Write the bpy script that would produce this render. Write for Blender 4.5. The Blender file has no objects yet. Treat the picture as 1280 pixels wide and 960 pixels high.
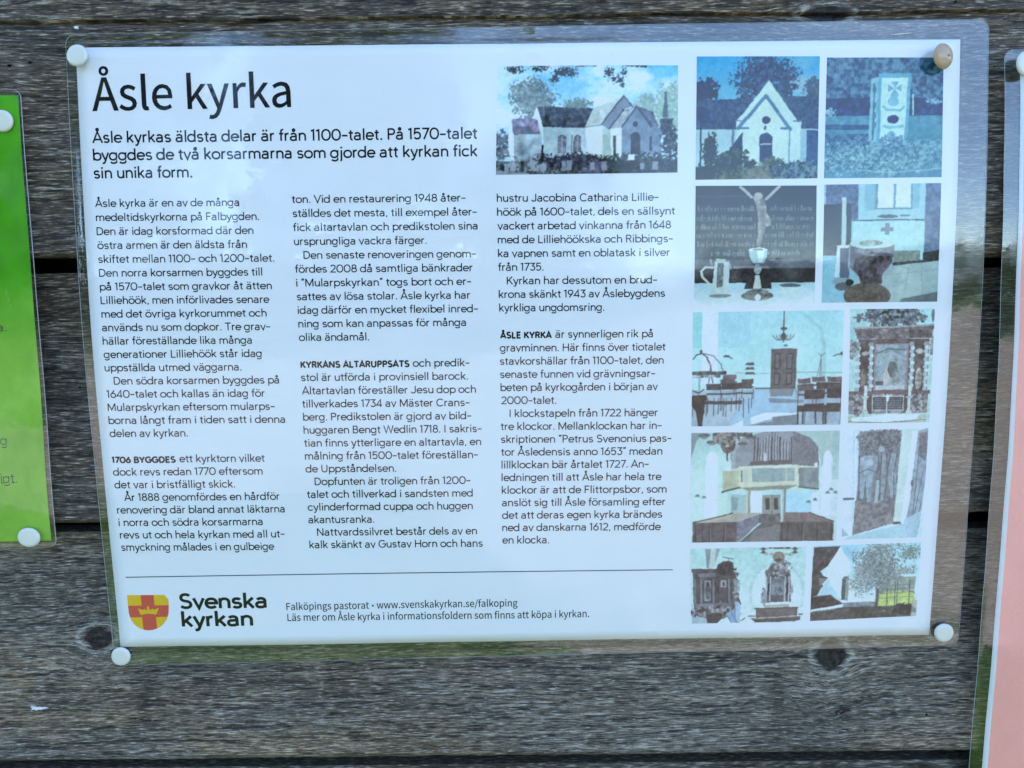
import bpy, math, random
import numpy as np
from mathutils import Vector, Matrix, geometry

# ------------------------------------------------------------------ camera, world, sun, exposure
scene = bpy.context.scene
MM = 0.001
H0 = 1.50                      # height of the middle of the sheet above the ground, metres
FPX = 960.0                    # focal length in pixels of the 1280 px wide photograph (27 mm)
CX, CY, CZ = 0.11566027588992683, 0.007564881450723114, 0.012040173144367616
TV = np.array([5.6182992239879646, 14.116529374450826, -381.66232563476126])

def _rot(a, b, c):
    rx = np.array([[1, 0, 0], [0, math.cos(a), -math.sin(a)], [0, math.sin(a), math.cos(a)]])
    ry = np.array([[math.cos(b), 0, math.sin(b)], [0, 1, 0], [-math.sin(b), 0, math.cos(b)]])
    rz = np.array([[math.cos(c), -math.sin(c), 0], [math.sin(c), math.cos(c), 0], [0, 0, 1]])
    return rz @ rx @ ry
RC = _rot(CX, CY, CZ)
CAM = -RC.T @ TV               # camera position in sheet space (u right, v up, n towards the viewer), mm

def world(u, v, n):            # sheet space (mm) -> world (m)
    return Vector((u * MM, -n * MM, v * MM + H0))

cd = bpy.data.cameras.new('camera')
cam = bpy.data.objects.new('camera', cd)
scene.collection.objects.link(cam)
cd.lens = 27.0; cd.sensor_width = 36.0; cd.clip_start = 0.01; cd.clip_end = 600
ax = [RC.T @ np.array(e) for e in ((1., 0, 0), (0, 1., 0), (0, 0, 1.))]
ax = [Vector((a[0], -a[2], a[1])) for a in ax]
m4 = Matrix((ax[0], ax[1], ax[2])).transposed().to_4x4()
m4.translation = world(*CAM)
cam.matrix_world = m4
scene.camera = cam

SUN_EL, SUN_AZ = 42.0, 20.0    # sun stands behind the plank wall: the boards and sheets are in open shade
wd = bpy.data.worlds.new('World'); scene.world = wd; wd.use_nodes = True
nt = wd.node_tree; N = nt.nodes; L = nt.links
bg = N['Background']
sky = N.new('ShaderNodeTexSky'); sky.sky_type = 'NISHITA'; sky.sun_disc = False
sky.sun_elevation = math.radians(SUN_EL); sky.sun_rotation = math.radians(SUN_AZ)
sky.air_density = 1.0; sky.dust_density = 0.0; sky.ozone_density = 3.4
tc = N.new('ShaderNodeTexCoord')
mp = N.new('ShaderNodeMapping'); mp.inputs['Scale'].default_value = (1.0, 1.0, 2.2)
no = N.new('ShaderNodeTexNoise'); no.inputs['Scale'].default_value = 2.6; no.inputs['Detail'].default_value = 7; no.inputs['Roughness'].default_value = 0.58
cr = N.new('ShaderNodeValToRGB'); cr.color_ramp.elements[0].position = 0.57; cr.color_ramp.elements[1].position = 0.86
mx = N.new('ShaderNodeMix'); mx.data_type = 'RGBA'
mx.inputs[7].default_value = (3.6, 4.4, 6.0, 1)
L.new(tc.outputs['Generated'], mp.inputs['Vector']); L.new(mp.outputs[0], no.inputs['Vector'])
L.new(no.outputs['Fac'], cr.inputs['Fac']); L.new(cr.outputs['Color'], mx.inputs[0])
L.new(sky.outputs[0], mx.inputs[6]); L.new(mx.outputs[2], bg.inputs['Color'])
bg.inputs['Strength'].default_value = 0.12
sl = bpy.data.lights.new('sun', 'SUN'); sl.energy = 2.2; sl.angle = math.radians(0.5); sl.color = (1.0, 0.95, 0.88)
so = bpy.data.objects.new('sun', sl); scene.collection.objects.link(so)
sd = Vector((math.sin(math.radians(SUN_AZ)) * math.cos(math.radians(SUN_EL)), math.cos(math.radians(SUN_AZ)) * math.cos(math.radians(SUN_EL)), math.sin(math.radians(SUN_EL))))
so.rotation_euler = sd.to_track_quat('Z', 'Y').to_euler(); so.location = (0, 3, 5)
vs = scene.view_settings
vs.view_transform = 'Standard'; vs.look = 'None'; vs.gamma = 1.0; vs.use_curve_mapping = False
vs.exposure = 2.74
scene.cycles.max_bounces = 8; scene.cycles.transparent_max_bounces = 24

# ------------------------------------------------------------------ small helpers
random.seed(7); rng = np.random.RandomState(7)
_tab = rng.rand(256, 256)
def vnoise(x, y, s=0):         # smooth value noise, 0..1
    x = np.asarray(x, float) + s * 17.31; y = np.asarray(y, float) + s * 9.17
    xi = np.floor(x).astype(int); yi = np.floor(y).astype(int)
    fx = x - xi; fy = y - yi
    fx = fx * fx * (3 - 2 * fx); fy = fy * fy * (3 - 2 * fy)
    a = _tab[xi & 255, yi & 255]; b = _tab[(xi + 1) & 255, yi & 255]
    c = _tab[xi & 255, (yi + 1) & 255]; d = _tab[(xi + 1) & 255, (yi + 1) & 255]
    return (a * (1 - fx) + b * fx) * (1 - fy) + (c * (1 - fx) + d * fx) * fy
def fbm(x, y, s=0, o=4):
    t = 0; a = 0.5; n = 0
    for i in range(o):
        t = t + a * vnoise(x * 2 ** i, y * 2 ** i, s + i * 3); n += a; a *= 0.55
    return t / n

def smooth(x): x = np.clip(x, 0, 1); return x * x * (3 - 2 * x)
def srgb(c):                    # 0..255 sRGB -> linear
    c = np.asarray(c, float) / 255.0
    return np.where(c <= 0.04045, c / 12.92, ((c + 0.055) / 1.055) ** 2.4)

def link(name, me, parent=None, mats=()):
    o = bpy.data.objects.new(name, me); scene.collection.objects.link(o)
    if parent is not None: o.parent = parent
    for m in mats: me.materials.append(m)
    return o
def empty(name, loc, label=None, cat=None, group=None):
    o = bpy.data.objects.new(name, None); scene.collection.objects.link(o)
    o.location = loc; o.empty_display_size = 0.02
    if label: o['label'] = label
    if cat: o['category'] = cat
    if group: o['group'] = group
    return o
def mesh(name, verts, faces, parent=None, mats=(), smooth=False, origin=None):
    """verts in world metres; stored relative to origin (the parent's location)."""
    off = origin if origin is not None else (parent_world(parent) if parent is not None else Vector((0, 0, 0)))
    v = np.asarray([tuple(p) for p in verts] if not isinstance(verts, np.ndarray) else verts, float) - np.array(tuple(off))
    me = bpy.data.meshes.new(name); me.from_pydata(v.tolist(), [], faces)
    if smooth: me.polygons.foreach_set('use_smooth', [True] * len(me.polygons))
    me.update()
    return link(name, me, parent, mats)
def parent_world(p):
    t = Vector((0, 0, 0))
    while p is not None:
        t += p.location; p = p.parent
    return t
def W3(a):                      # array (...,3) in sheet mm -> world metres
    a = np.asarray(a, float)
    return np.stack([a[..., 0] * MM, -a[..., 2] * MM, a[..., 1] * MM + H0], -1)
def grid_faces(nx, ny, base=0):
    i = np.arange(nx - 1)[None, :] + np.arange(ny - 1)[:, None] * nx + base
    return np.stack([i, i + 1, i + nx + 1, i + nx], -1).reshape(-1, 4).tolist()
def set_col(o, name, col):      # col (n,3) linear
    a = o.data.color_attributes.new(name, 'FLOAT_COLOR', 'POINT')
    a.data.foreach_set('color', np.concatenate([col, np.ones((len(col), 1))], 1).astype(np.float32).ravel())

# the lie of each laminated sheet above its plane (mm)
def bulge_main(u, v):
    t = (np.asarray(v, float) + 148.5) / 297.0
    tc_ = np.clip(t, 0, 1)
    b = 4.9 * np.sin(math.pi * tc_ ** 1.15)
    ext = np.where(t < 0, t * 4.9 * math.pi * 0.25, np.where(t > 1, -(t - 1) * 4.9 * math.pi * 0.8, 0))
    w = 0.16 * np.sin(u / 19.0 + v / 31.0) + 0.13 * np.sin(u / 41.0 - v / 17.0 + 1.3) + 0.10 * np.sin(u / 12.0 + 2.0) * np.sin(v / 26.0)
    return b + ext + w
def ray(px, py):
    d = RC.T @ np.array([(px - 640.0) / FPX, (480.0 - py) / FPX, -1.0])
    return d
def at(px, py, n=None, fn=None):   # pixel of the 1280x960 photograph -> (u, v) on a sheet
    d = ray(px, py)
    h = 0.0 if n is None else n
    for _ in range(8):
        k = (h - CAM[2]) / d[2]
        u, v = CAM[0] + k * d[0], CAM[1] + k * d[1]
        if fn is None: break
        h = float(fn(u, v)) + (n or 0)
    return u, v
P = lambda x, y: at(x, y, 0.0, bulge_main)

# ------------------------------------------------------------------ materials
def mat(name):
    m = bpy.data.materials.new(name); m.use_nodes = True
    return m, m.node_tree, m.node_tree.nodes['Principled BSDF']
def plain(name, col, rough=0.5, spec=0.5, noise=0.0, scale=200.0, bump=0.0, coat=0.0):
    m, t, b = mat(name)
    b.inputs['Base Color'].default_value = (*col, 1); b.inputs['Roughness'].default_value = rough
    b.inputs['Specular IOR Level'].default_value = spec; b.inputs['Coat Weight'].default_value = coat
    if noise or bump:
        c = t.nodes.new('ShaderNodeTexCoord'); n = t.nodes.new('ShaderNodeTexNoise'); n.inputs['Scale'].default_value = scale; n.inputs['Detail'].default_value = 5
        t.links.new(c.outputs['Object'], n.inputs['Vector'])
        if noise:
            r = t.nodes.new('ShaderNodeMapRange'); r.inputs[3].default_value = 1 - noise; r.inputs[4].default_value = 1 + noise
            x = t.nodes.new('ShaderNodeVectorMath'); x.operation = 'SCALE'; x.inputs[0].default_value = col
            t.links.new(n.outputs['Fac'], r.inputs[0]); t.links.new(r.outputs[0], x.inputs['Scale']); t.links.new(x.outputs[0], b.inputs['Base Color'])
        if bump:
            q = t.nodes.new('ShaderNodeBump'); q.inputs['Strength'].default_value = 0.5; q.inputs['Distance'].default_value = bump
            t.links.new(n.outputs['Fac'], q.inputs['Height']); t.links.new(q.outputs[0], b.inputs['Normal'])
    return m
M_paper = plain('paper_white', (0.80, 0.80, 0.80), 0.8, 0.2, 0.02, 60)
M_ink = plain('black_ink', (0.006, 0.007, 0.010), 0.7, 0.1, 0.25, 900)
M_ink2 = plain('grey_ink', (0.035, 0.037, 0.045), 0.7, 0.15, 0.25, 900)
M_ink3 = plain('dark_grey_ink_on_green', (0.06, 0.07, 0.05), 0.7, 0.15)
M_yel = plain('yellow_ink', (0.75, 0.47, 0.02), 0.7, 0.15, 0.08, 600)
M_red = plain('red_ink', (0.62, 0.085, 0.06), 0.7, 0.15, 0.08, 600)
M_head = plain('white_plastic', (0.62, 0.62, 0.53), 0.27, 0.5, 0.03, 300)
M_beige = plain('beige_plastic', (0.42, 0.29, 0.175), 0.25, 0.5, 0.05, 300, coat=0.4)
M_steel = plain('steel', (0.35, 0.34, 0.33), 0.35, 0.5); M_steel.node_tree.nodes['Principled BSDF'].inputs['Metallic'].default_value = 1
M_rust = plain('rusty_wire', (0.018, 0.008, 0.010), 0.6, 0.4, 0.3, 2000)
M_hole = plain('hole_shade_wood', (0.004, 0.004, 0.004), 0.95, 0.05)
M_chip = plain('white_paint', (0.65, 0.66, 0.66), 0.7, 0.3, 0.15, 900)
M_fibre = plain('pale_fibre', (0.34, 0.33, 0.29), 0.8, 0.3)

def vc_mat(name, attr='print', rough=0.75, grain=0.05, gscale=1400.0):
    m, t, b = mat(name)
    a = t.nodes.new('ShaderNodeAttribute'); a.attribute_name = attr
    c = t.nodes.new('ShaderNodeTexCoord'); n = t.nodes.new('ShaderNodeTexNoise'); n.inputs['Scale'].default_value = gscale; n.inputs['Detail'].default_value = 2
    r = t.nodes.new('ShaderNodeMapRange'); r.inputs[3].default_value = 1 - grain * 2; r.inputs[4].default_value = 1 + grain * 2
    x = t.nodes.new('ShaderNodeVectorMath'); x.operation = 'SCALE'
    t.links.new(c.outputs['Object'], n.inputs['Vector']); t.links.new(n.outputs['Fac'], r.inputs[0])
    t.links.new(a.outputs['Color'], x.inputs[0]); t.links.new(r.outputs[0], x.inputs['Scale'])
    t.links.new(x.outputs[0], b.inputs['Base Color'])
    b.inputs['Roughness'].default_value = rough; b.inputs['Specular IOR Level'].default_value = 0.2
    return m
M_print = vc_mat('colour_print')

def film_mat(name, base):
    m = bpy.data.materials.new(name); m.use_nodes = True; t = m.node_tree; t.nodes.clear()
    out = t.nodes.new('ShaderNodeOutputMaterial'); mixn = t.nodes.new('ShaderNodeMixShader')
    tr = t.nodes.new('ShaderNodeBsdfTransparent'); gl = t.nodes.new('ShaderNodeBsdfGlossy')
    tr.inputs[0].default_value = (0.97, 0.975, 0.975, 1)
    gl.inputs['Roughness'].default_value = 0.055
    lw = t.nodes.new('ShaderNodeLayerWeight'); lw.inputs[0].default_value = 0.5
    pw = t.nodes.new('ShaderNodeMath'); pw.operation = 'POWER'; pw.inputs[1].default_value = 4.0
    ma = t.nodes.new('ShaderNodeMath'); ma.operation = 'MULTIPLY_ADD'; ma.inputs[1].default_value = 0.85; ma.inputs[2].default_value = base
    t.links.new(lw.outputs['Facing'], pw.inputs[0]); t.links.new(pw.outputs[0], ma.inputs[0]); t.links.new(ma.outputs[0], mixn.inputs[0])
    c = t.nodes.new('ShaderNodeTexCoord'); n = t.nodes.new('ShaderNodeTexNoise'); n.inputs['Scale'].default_value = 28; n.inputs['Detail'].default_value = 4
    q = t.nodes.new('ShaderNodeBump'); q.inputs['Strength'].default_value = 0.35; q.inputs['Distance'].default_value = 0.0006
    t.links.new(c.outputs['Object'], n.inputs['Vector']); t.links.new(n.outputs['Fac'], q.inputs['Height']); t.links.new(q.outputs[0], gl.inputs['Normal'])
    n5 = t.nodes.new('ShaderNodeTexNoise'); n5.inputs['Scale'].default_value = 45; n5.inputs['Detail'].default_value = 6; t.links.new(c.outputs['Object'], n5.inputs['Vector'])
    rr = t.nodes.new('ShaderNodeMapRange'); rr.inputs[1].default_value = 0.42; rr.inputs[2].default_value = 0.62; rr.inputs[3].default_value = 0.035; rr.inputs[4].default_value = 0.16
    t.links.new(n5.outputs['Fac'], rr.inputs[0]); t.links.new(rr.outputs[0], gl.inputs['Roughness'])
    t.links.new(tr.outputs[0], mixn.inputs[1]); t.links.new(gl.outputs[0], mixn.inputs[2]); t.links.new(mixn.outputs[0], out.inputs[0])
    return m
M_film = film_mat('laminate_film', 0.064)
M_film2 = film_mat('laminate_film_rear', 0.095)
M_film_rim = plain('laminate_cut_edge', (0.42, 0.45, 0.45), 0.3, 0.5)

def wood_mat():
    m, t, b = mat('weathered_wood')
    nd = t.nodes; lk = t.links
    a = nd.new('ShaderNodeAttribute'); a.attribute_name = 'print'
    c = nd.new('ShaderNodeTexCoord')
    ga = nd.new('ShaderNodeAttribute'); ga.attribute_name = 'grain'
    mp = nd.new('ShaderNodeMapping'); mp.inputs['Scale'].default_value = (0.05, 1.25, 1)
    mp3 = nd.new('ShaderNodeMapping'); mp3.inputs['Scale'].default_value = (0.17, 1.7, 1); mp3.inputs['Location'].default_value = (31, 7, 5)
    n3 = nd.new('ShaderNodeTexNoise'); n3.inputs['Scale'].default_value = 1.0; n3.inputs['Detail'].default_value = 2.5; n3.inputs['Distortion'].default_value = 0.25
    lk.new(ga.outputs['Vector'], mp3.inputs[0]); lk.new(mp3.outputs[0], n3.inputs['Vector'])
    hi = nd.new('ShaderNodeMapRange'); hi.inputs[1].default_value = 0.57; hi.inputs[2].default_value = 0.66; hi.inputs[3].default_value = 0; hi.inputs[4].default_value = 0.58
    lo = nd.new('ShaderNodeMapRange'); lo.inputs[1].default_value = 0.37; lo.inputs[2].default_value = 0.47; lo.inputs[3].default_value = 0.30; lo.inputs[4].default_value = 1.0
    lk.new(n3.outputs['Fac'], hi.inputs[0]); lk.new(n3.outputs['Fac'], lo.inputs[0])
    n = nd.new('ShaderNodeTexNoise'); n.inputs['Scale'].default_value = 1.0; n.inputs['Detail'].default_value = 4; n.inputs['Distortion'].default_value = 0.25
    lk.new(ga.outputs['Vector'], mp.inputs[0]); lk.new(mp.outputs[0], n.inputs['Vector'])
    n2 = nd.new('ShaderNodeTexNoise'); n2.inputs['Scale'].default_value = 900; n2.inputs['Detail'].default_value = 3
    lk.new(c.outputs['Object'], n2.inputs['Vector'])
    r = nd.new('ShaderNodeMapRange'); r.inputs[1].default_value = 0.3; r.inputs[2].default_value = 0.7; r.inputs[3].default_value = 0.62; r.inputs[4].default_value = 1.4
    r2 = nd.new('ShaderNodeMapRange'); r2.inputs[1].default_value = 0.3; r2.inputs[2].default_value = 0.7; r2.inputs[3].default_value = 0.8; r2.inputs[4].default_value = 1.2
    lk.new(n.outputs['Fac'], r.inputs[0]); lk.new(n2.outputs['Fac'], r2.inputs[0])
    mu = nd.new('ShaderNodeMath'); mu.operation = 'MULTIPLY'; lk.new(r.outputs[0], mu.inputs[0]); lk.new(r2.outputs[0], mu.inputs[1])
    x = nd.new('ShaderNodeVectorMath'); x.operation = 'SCALE'
    mu2 = nd.new('ShaderNodeMath'); mu2.operation = 'MULTIPLY'; lk.new(mu.outputs[0], mu2.inputs[0]); lk.new(lo.outputs[0], mu2.inputs[1]); mu = mu2
    lk.new(a.outputs['Color'], x.inputs[0]); lk.new(mu.outputs[0], x.inputs['Scale'])
    mc = nd.new('ShaderNodeMix'); mc.data_type = 'RGBA'; mc.inputs[7].default_value = (0.56, 0.52, 0.45, 1)
    bw = nd.new('ShaderNodeRGBToBW'); lk.new(a.outputs['Color'], bw.inputs[0])
    cl = nd.new('ShaderNodeMapRange'); cl.inputs[1].default_value = 0.015; cl.inputs[2].default_value = 0.06; lk.new(bw.outputs[0], cl.inputs[0])
    hm = nd.new('ShaderNodeMath'); hm.operation = 'MULTIPLY'; lk.new(hi.outputs[0], hm.inputs[0]); lk.new(cl.outputs[0], hm.inputs[1])
    lk.new(hm.outputs[0], mc.inputs[0]); lk.new(x.outputs[0], mc.inputs[6]); lk.new(mc.outputs[2], b.inputs['Base Color'])
    hs = nd.new('ShaderNodeMath'); hs.operation = 'ADD'; lk.new(mu.outputs[0], hs.inputs[0]); lk.new(hi.outputs[0], hs.inputs[1]); mu = hs
    q = nd.new('ShaderNodeBump'); q.inputs['Strength'].default_value = 0.8; q.inputs['Distance'].default_value = 0.0004
    lk.new(mu.outputs[0], q.inputs['Height']); lk.new(q.outputs[0], b.inputs['Normal'])
    b.inputs['Roughness'].default_value = 0.62; b.inputs['Specular IOR Level'].default_value = 0.45
    return m
M_wood = wood_mat()

# ------------------------------------------------------------------ ground and trees behind the viewer (they mirror in the film)
def ground_mat(name, c1, c2, scale, detail=8, bump=0.02):
    m, t, b = mat(name)
    c = t.nodes.new('ShaderNodeTexCoord'); n = t.nodes.new('ShaderNodeTexNoise'); n.inputs['Scale'].default_value = scale; n.inputs['Detail'].default_value = detail
    r = t.nodes.new('ShaderNodeValToRGB'); r.color_ramp.elements[0].color = (*c1, 1); r.color_ramp.elements[1].color = (*c2, 1)
    r.color_ramp.elements[0].position = 0.35; r.color_ramp.elements[1].position = 0.65
    t.links.new(c.outputs['Object'], n.inputs['Vector']); t.links.new(n.outputs['Fac'], r.inputs[0]); t.links.new(r.outputs[0], b.inputs['Base Color'])
    q = t.nodes.new('ShaderNodeBump'); q.inputs['Distance'].default_value = bump; t.links.new(n.outputs['Fac'], q.inputs['Height']); t.links.new(q.outputs[0], b.inputs['Normal'])
    b.inputs['Roughness'].default_value = 0.95; b.inputs['Specular IOR Level'].default_value = 0.1
    return m
M_grass = ground_mat('mown_grass', (0.035, 0.075, 0.012), (0.09, 0.15, 0.03), 3.0)
M_gravel = ground_mat('gravel', (0.27, 0.215, 0.16), (0.47, 0.40, 0.32), 14.0)
R_ = 300
g = mesh('ground', [(-R_, -R_, 0), (R_, -R_, 0), (R_, R_, 0), (-R_, R_, 0)], [(0, 1, 2, 3)], mats=[M_grass])
g['kind'] = 'structure'; g['label'] = 'mown grass in front of the plank wall'
gy = [(-30, -5.2), (-9, -4.5), (-.8, -4.3), (.5, -2.5), (7, -2.0), (30, -1.8), (60, -75), (8, -75), (1, -19), (-8, -12), (-30, -11.5)]
g = mesh('gravel_yard', [(x, y, 0.006) for x, y in gy], [tuple(range(len(gy)))[::-1]], mats=[M_gravel])
g['kind'] = 'structure'; g['label'] = 'gravel yard beyond the strip of grass'
hv, hf = [], []
for i in range(61):
    a = math.radians(-100 + i * 200 / 60); r = 240
    hv += [(math.sin(a) * r, -math.cos(a) * r, -1), (math.sin(a) * (r + 10), -math.cos(a) * (r + 10), 13 + 9 * float(fbm(i * 0.21, 3.3, 5)) + 2 * random.random())]
    if i: hf.append((2 * i - 2, 2 * i, 2 * i + 1, 2 * i - 1))
g = mesh('hills', hv, hf, mats=[ground_mat('far_woods', (0.02, 0.035, 0.018), (0.05, 0.07, 0.035), 0.4)])
g['kind'] = 'structure'; g['label'] = 'low wooded hills on the horizon'

M_leaf = plain('leaves', (0.05, 0.085, 0.02), 0.6, 0.3, 0.3, 1.5)
M_bark = plain('bark', (0.09, 0.07, 0.05), 0.9, 0.1, 0.3, 6, 0.02)
def tree(x, y, h, w, seed, label):
    r = np.random.RandomState(seed)
    t = empty('leafy_tree', (x, y, 0), label, 'tree', 'trees across the yard')
    vs_, fs = [], []
    def limb(p0, p1, r0, r1):
        b = len(vs_); d = (Vector(p1) - Vector(p0)).normalized(); s = d.orthogonal().normalized(); q = d.cross(s)
        for p, rr in ((p0, r0), (p1, r1)):
            for k in range(8):
                a = k * math.pi / 4; vs_.append(tuple(Vector(p) + s * math.cos(a) * rr + q * math.sin(a) * rr))
        for k in range(8): fs.append((b + k, b + (k + 1) % 8, b + 8 + (k + 1) % 8, b + 8 + k))
    limb((x, y, 0), (x + .1, y, h * .35), .26, .19); limb((x + .1, y, h * .34), (x, y, h * .8), .19, .06)
    for k in range(9):
        a = k * 2.4; z = h * (.3 + .05 * k)
        limb((x + .05, y, z), (x + math.cos(a) * w * .35, y + math.sin(a) * w * .35, z + h * .16), .09, .03)
    mesh('trunk', vs_, fs, t, [M_bark], True)
    n = 4200
    cl = r.normal(size=(38, 3)); cl /= np.linalg.norm(cl, axis=1)[:, None]; cl *= r.rand(38, 1) ** .4
    c = cl[r.randint(0, 38, n)] * np.array([w * .42, w * .42, h * .33]) + r.normal(size=(n, 3)) * np.array([.5, .5, .42]) * w / 7
    c += np.array([x, y, h * .63]); c[:, 2] = np.maximum(c[:, 2], h * .16)
    d1 = r.normal(size=(n, 3)); d1 /= np.linalg.norm(d1, axis=1)[:, None]; d2 = np.cross(d1, r.normal(size=(n, 3))); d2 /= np.linalg.norm(d2, axis=1)[:, None]
    s = (.26 + .24 * r.rand(n, 1))
    v = np.stack([c - d1 * s, c + d2 * s * .6, c + d1 * s, c - d2 * s * .6], 1).reshape(-1, 3)
    mesh('crown', v, (np.arange(n * 4).reshape(-1, 4)).tolist(), t, [M_leaf])
TREES = [(-20, -25, 18.5, 10, 1, 'tallest broad tree at the left end of the row across the yard'),
         (-12.5, -23, 17.0, 9.5, 2, 'broad tree next to the tallest one across the yard'),
         (-5.0, -24, 16.5, 9.0, 3, 'round crowned tree in the middle of the row across the yard'),
         (1.2, -30, 12.0, 7, 4, 'smaller tree at the right end of the row across the yard')]
for a in TREES: tree(*a)
hd = empty('added_hedge', (-16, -27.5, 0), 'tall dense leaf screen added under the trees to hide the bright horizon', 'added_hedge')  # unseen leaf screen added to hide the bright low sky in reflections
r = np.random.RandomState(12); n = 6500
c = np.stack([-38 + 42 * r.rand(n), -27.5 + 1.6 * r.normal(size=n) * .6, (5.2 + 1.2 * np.sin(np.linspace(0, 9, n))) * r.rand(n) ** .8], 1)
c[:, 2] *= .8 + .4 * vnoise(c[:, 0] / 2.0, 0 * c[:, 0], 4)
d1 = r.normal(size=(n, 3)); d1 /= np.linalg.norm(d1, axis=1)[:, None]; d2 = np.cross(d1, r.normal(size=(n, 3))); d2 /= np.linalg.norm(d2, axis=1)[:, None]
v = np.stack([c - d1 * .34, c + d2 * .22, c + d1 * .34, c - d2 * .22], 1).reshape(-1, 3)
mesh('foliage', v, np.arange(n * 4).reshape(-1, 4).tolist(), hd, [M_leaf])

# ------------------------------------------------------------------ plank wall
wall = empty('plank_wall', (0, 0.002, H0), 'weathered grey wall of horizontal lapped planks behind the laminated sheets', 'wall')
KNOTS = [(116, 803, 7.4, 6.6), (1043, 824, 7.6, 8.8), (1035, 17, 10.0, 4.2), (470, 918, 0, 0)]
KN = []
for kx, ky, ra, rb in KNOTS[:3]:
    u, v = at(kx, ky, -2); KN.append((u, v, ra, rb))
STN = [at(170 + 10, 880, -2), at(975, 868, -2)]
def plank(p_top, p_bot, n_top, n_bot, seed, tone, nx=600, ny=230, bevel=True, topbevel=0.0):
    """p_top / p_bot: pixel y of the edge at x=0 and x=1280."""
    u0, u1 = -330.0, 330.0; nxc = nx; nx = nx + 24
    def edge(p, n):
        a = at(0, p[0], n); b = at(1280, p[1], n)
        k = (b[1] - a[1]) / (b[0] - a[0])
        return a[1] + k * (u0 - a[0]), a[1] + k * (u1 - a[0])
    vt = edge(p_top, n_top); vb = edge(p_bot, n_bot)
    s = np.linspace(0, 1, nx)[None, :]; t = np.linspace(0, 1, ny)[:, None]
    ucol = np.concatenate([-1650 + 110. * np.arange(12), np.linspace(u0, u1, nxc), 440 + 110. * np.arange(12)])
    s = ((ucol - u0) / (u1 - u0))[None, :]
    U = ucol[None, :] + 0 * t
    top = vt[0] + (vt[1] - vt[0]) * s; bot = vb[0] + (vb[1] - vb[0]) * s
    bot = bot + 0.5 * (vnoise(U[:1] / 38, 0 * U[:1], seed) - .5) + 0.5 * (vnoise(U[:1] / 5, 0 * U[:1], seed + 2) - .5)
    V = bot + (top - bot) * t
    # grain coordinate, flowing round the knots
    G = V + 3 * (fbm(U / 160, V / 90, seed + 1, 2) - .5) * 2
    ring = np.zeros_like(U); ang = np.zeros_like(U); inside = np.zeros_like(U); halo = np.zeros_like(U)
    for ku, kv, ra, rb in KN:
        du = (U - ku); dv = (V - kv); r2 = (du / (ra * 1.2)) ** 2 + (dv / rb) ** 2 + 1e-6
        wob = 1 + .35 * (fbm(U / 3, V / 3, seed + 8, 3) - .5)
        r = np.sqrt(r2) * wob
        G = G - dv * 0.85 * np.exp(-np.maximum(r - .6, 0) * .95) 
        inside = np.maximum(inside, np.clip((1.0 - r) / .25, 0, 1)); ring = np.where(r < 1.25, r, ring); ang = np.where(r < 1.25, np.arctan2(dv, du), ang)
        halo = np.maximum(halo, np.exp(-((r - 1.18) / .14) ** 2) * (vnoise(U / 1.7, V / 1.7, seed) ** .7))
    warp = 0.9 * (fbm(U / 40, V / 6, seed + 3, 3) - .5)
    Gw = G + warp
    g1 = fbm(U / 34, Gw / 0.95, seed + 4, 3)            # fine fibres
    g2 = fbm(U / 90, Gw / 3.2, seed + 5, 3)             # year rings
    g3 = fbm(U / 9, Gw / 0.55, seed + 6, 2)             # short torn fibres
    crack = np.clip((fbm(U / 13 + 7, Gw / 0.8, seed + 9, 3) - .60) / .07, 0, 1)
    cross = np.clip((vnoise(U / 0.9, Gw / 3.0, seed + 11) - .83) / .1, 0, 1) * np.clip((fbm(U / 30, V / 20, seed + 12, 2) - .45) * 4, 0, 1)
    big = fbm(U / 60, V / 30, seed + 7, 4)
    hgt = 0.40 * (g1 - .5) + 0.10 * (g2 - .5) + 0.30 * (g3 - .5) - 0.42 * crack - .12 * cross
    kn = inside * (1.0 * (fbm(U / 1.6, V / 1.3, seed + 13, 3) - .62) - .7 * np.clip((vnoise(U / .7, V / 2.2, seed + 14) - .66) * 5, 0, 1))
    hgt = hgt * (1 - inside) + kn * 1.3 + halo * .15
    n = n_bot + (n_top - n_bot) * t + hgt
    # rounded lower edge and rear return
    mm_bot = (V - bot)
    if bevel: n = n - np.clip(1 - mm_bot / 3.4, 0, 1) ** 2 * 3.0
    mm_top = (top - V)
    if topbevel: n = n - np.clip(1 - mm_top / topbevel, 0, 1) * 2.6
    pts = np.stack([U, V, n], -1)
    back_b = pts[:1].copy(); back_b[..., 2] -= 27; back_b[..., 1] += 0.6
    edge_t = pts[-1:].copy(); edge_t[..., 2] -= .05; back_t = pts[-1:].copy(); back_t[..., 2] -= 12
    pts = np.concatenate([back_b, pts, edge_t, back_t], 0)
    # colour: silvered fibres, dark grooves, brown and slate drifts
    dark = np.array([.020, .018, .015]); mid = np.array(tone); light = np.array([.42, .395, .34])
    k = np.clip((g1 - .22) * 1.3 + (g3 - .5) * 1.1 + (g2 - .5) * .45, 0, 1)[..., None]
    col = mid * (.52 + .80 * k)
    hl = np.clip((g3 - .60) / .14, 0, 1) * np.clip((g1 - .42) / .2, 0, 1)
    col = col + (light - col) * (hl * .55)[..., None]
    col = col * (1 - .75 * crack[..., None]) * (1 - .35 * cross[..., None])
    col = col * (.52 + .96 * big[..., None])
    rs_ = np.random.RandomState(seed * 5 + 1)
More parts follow.
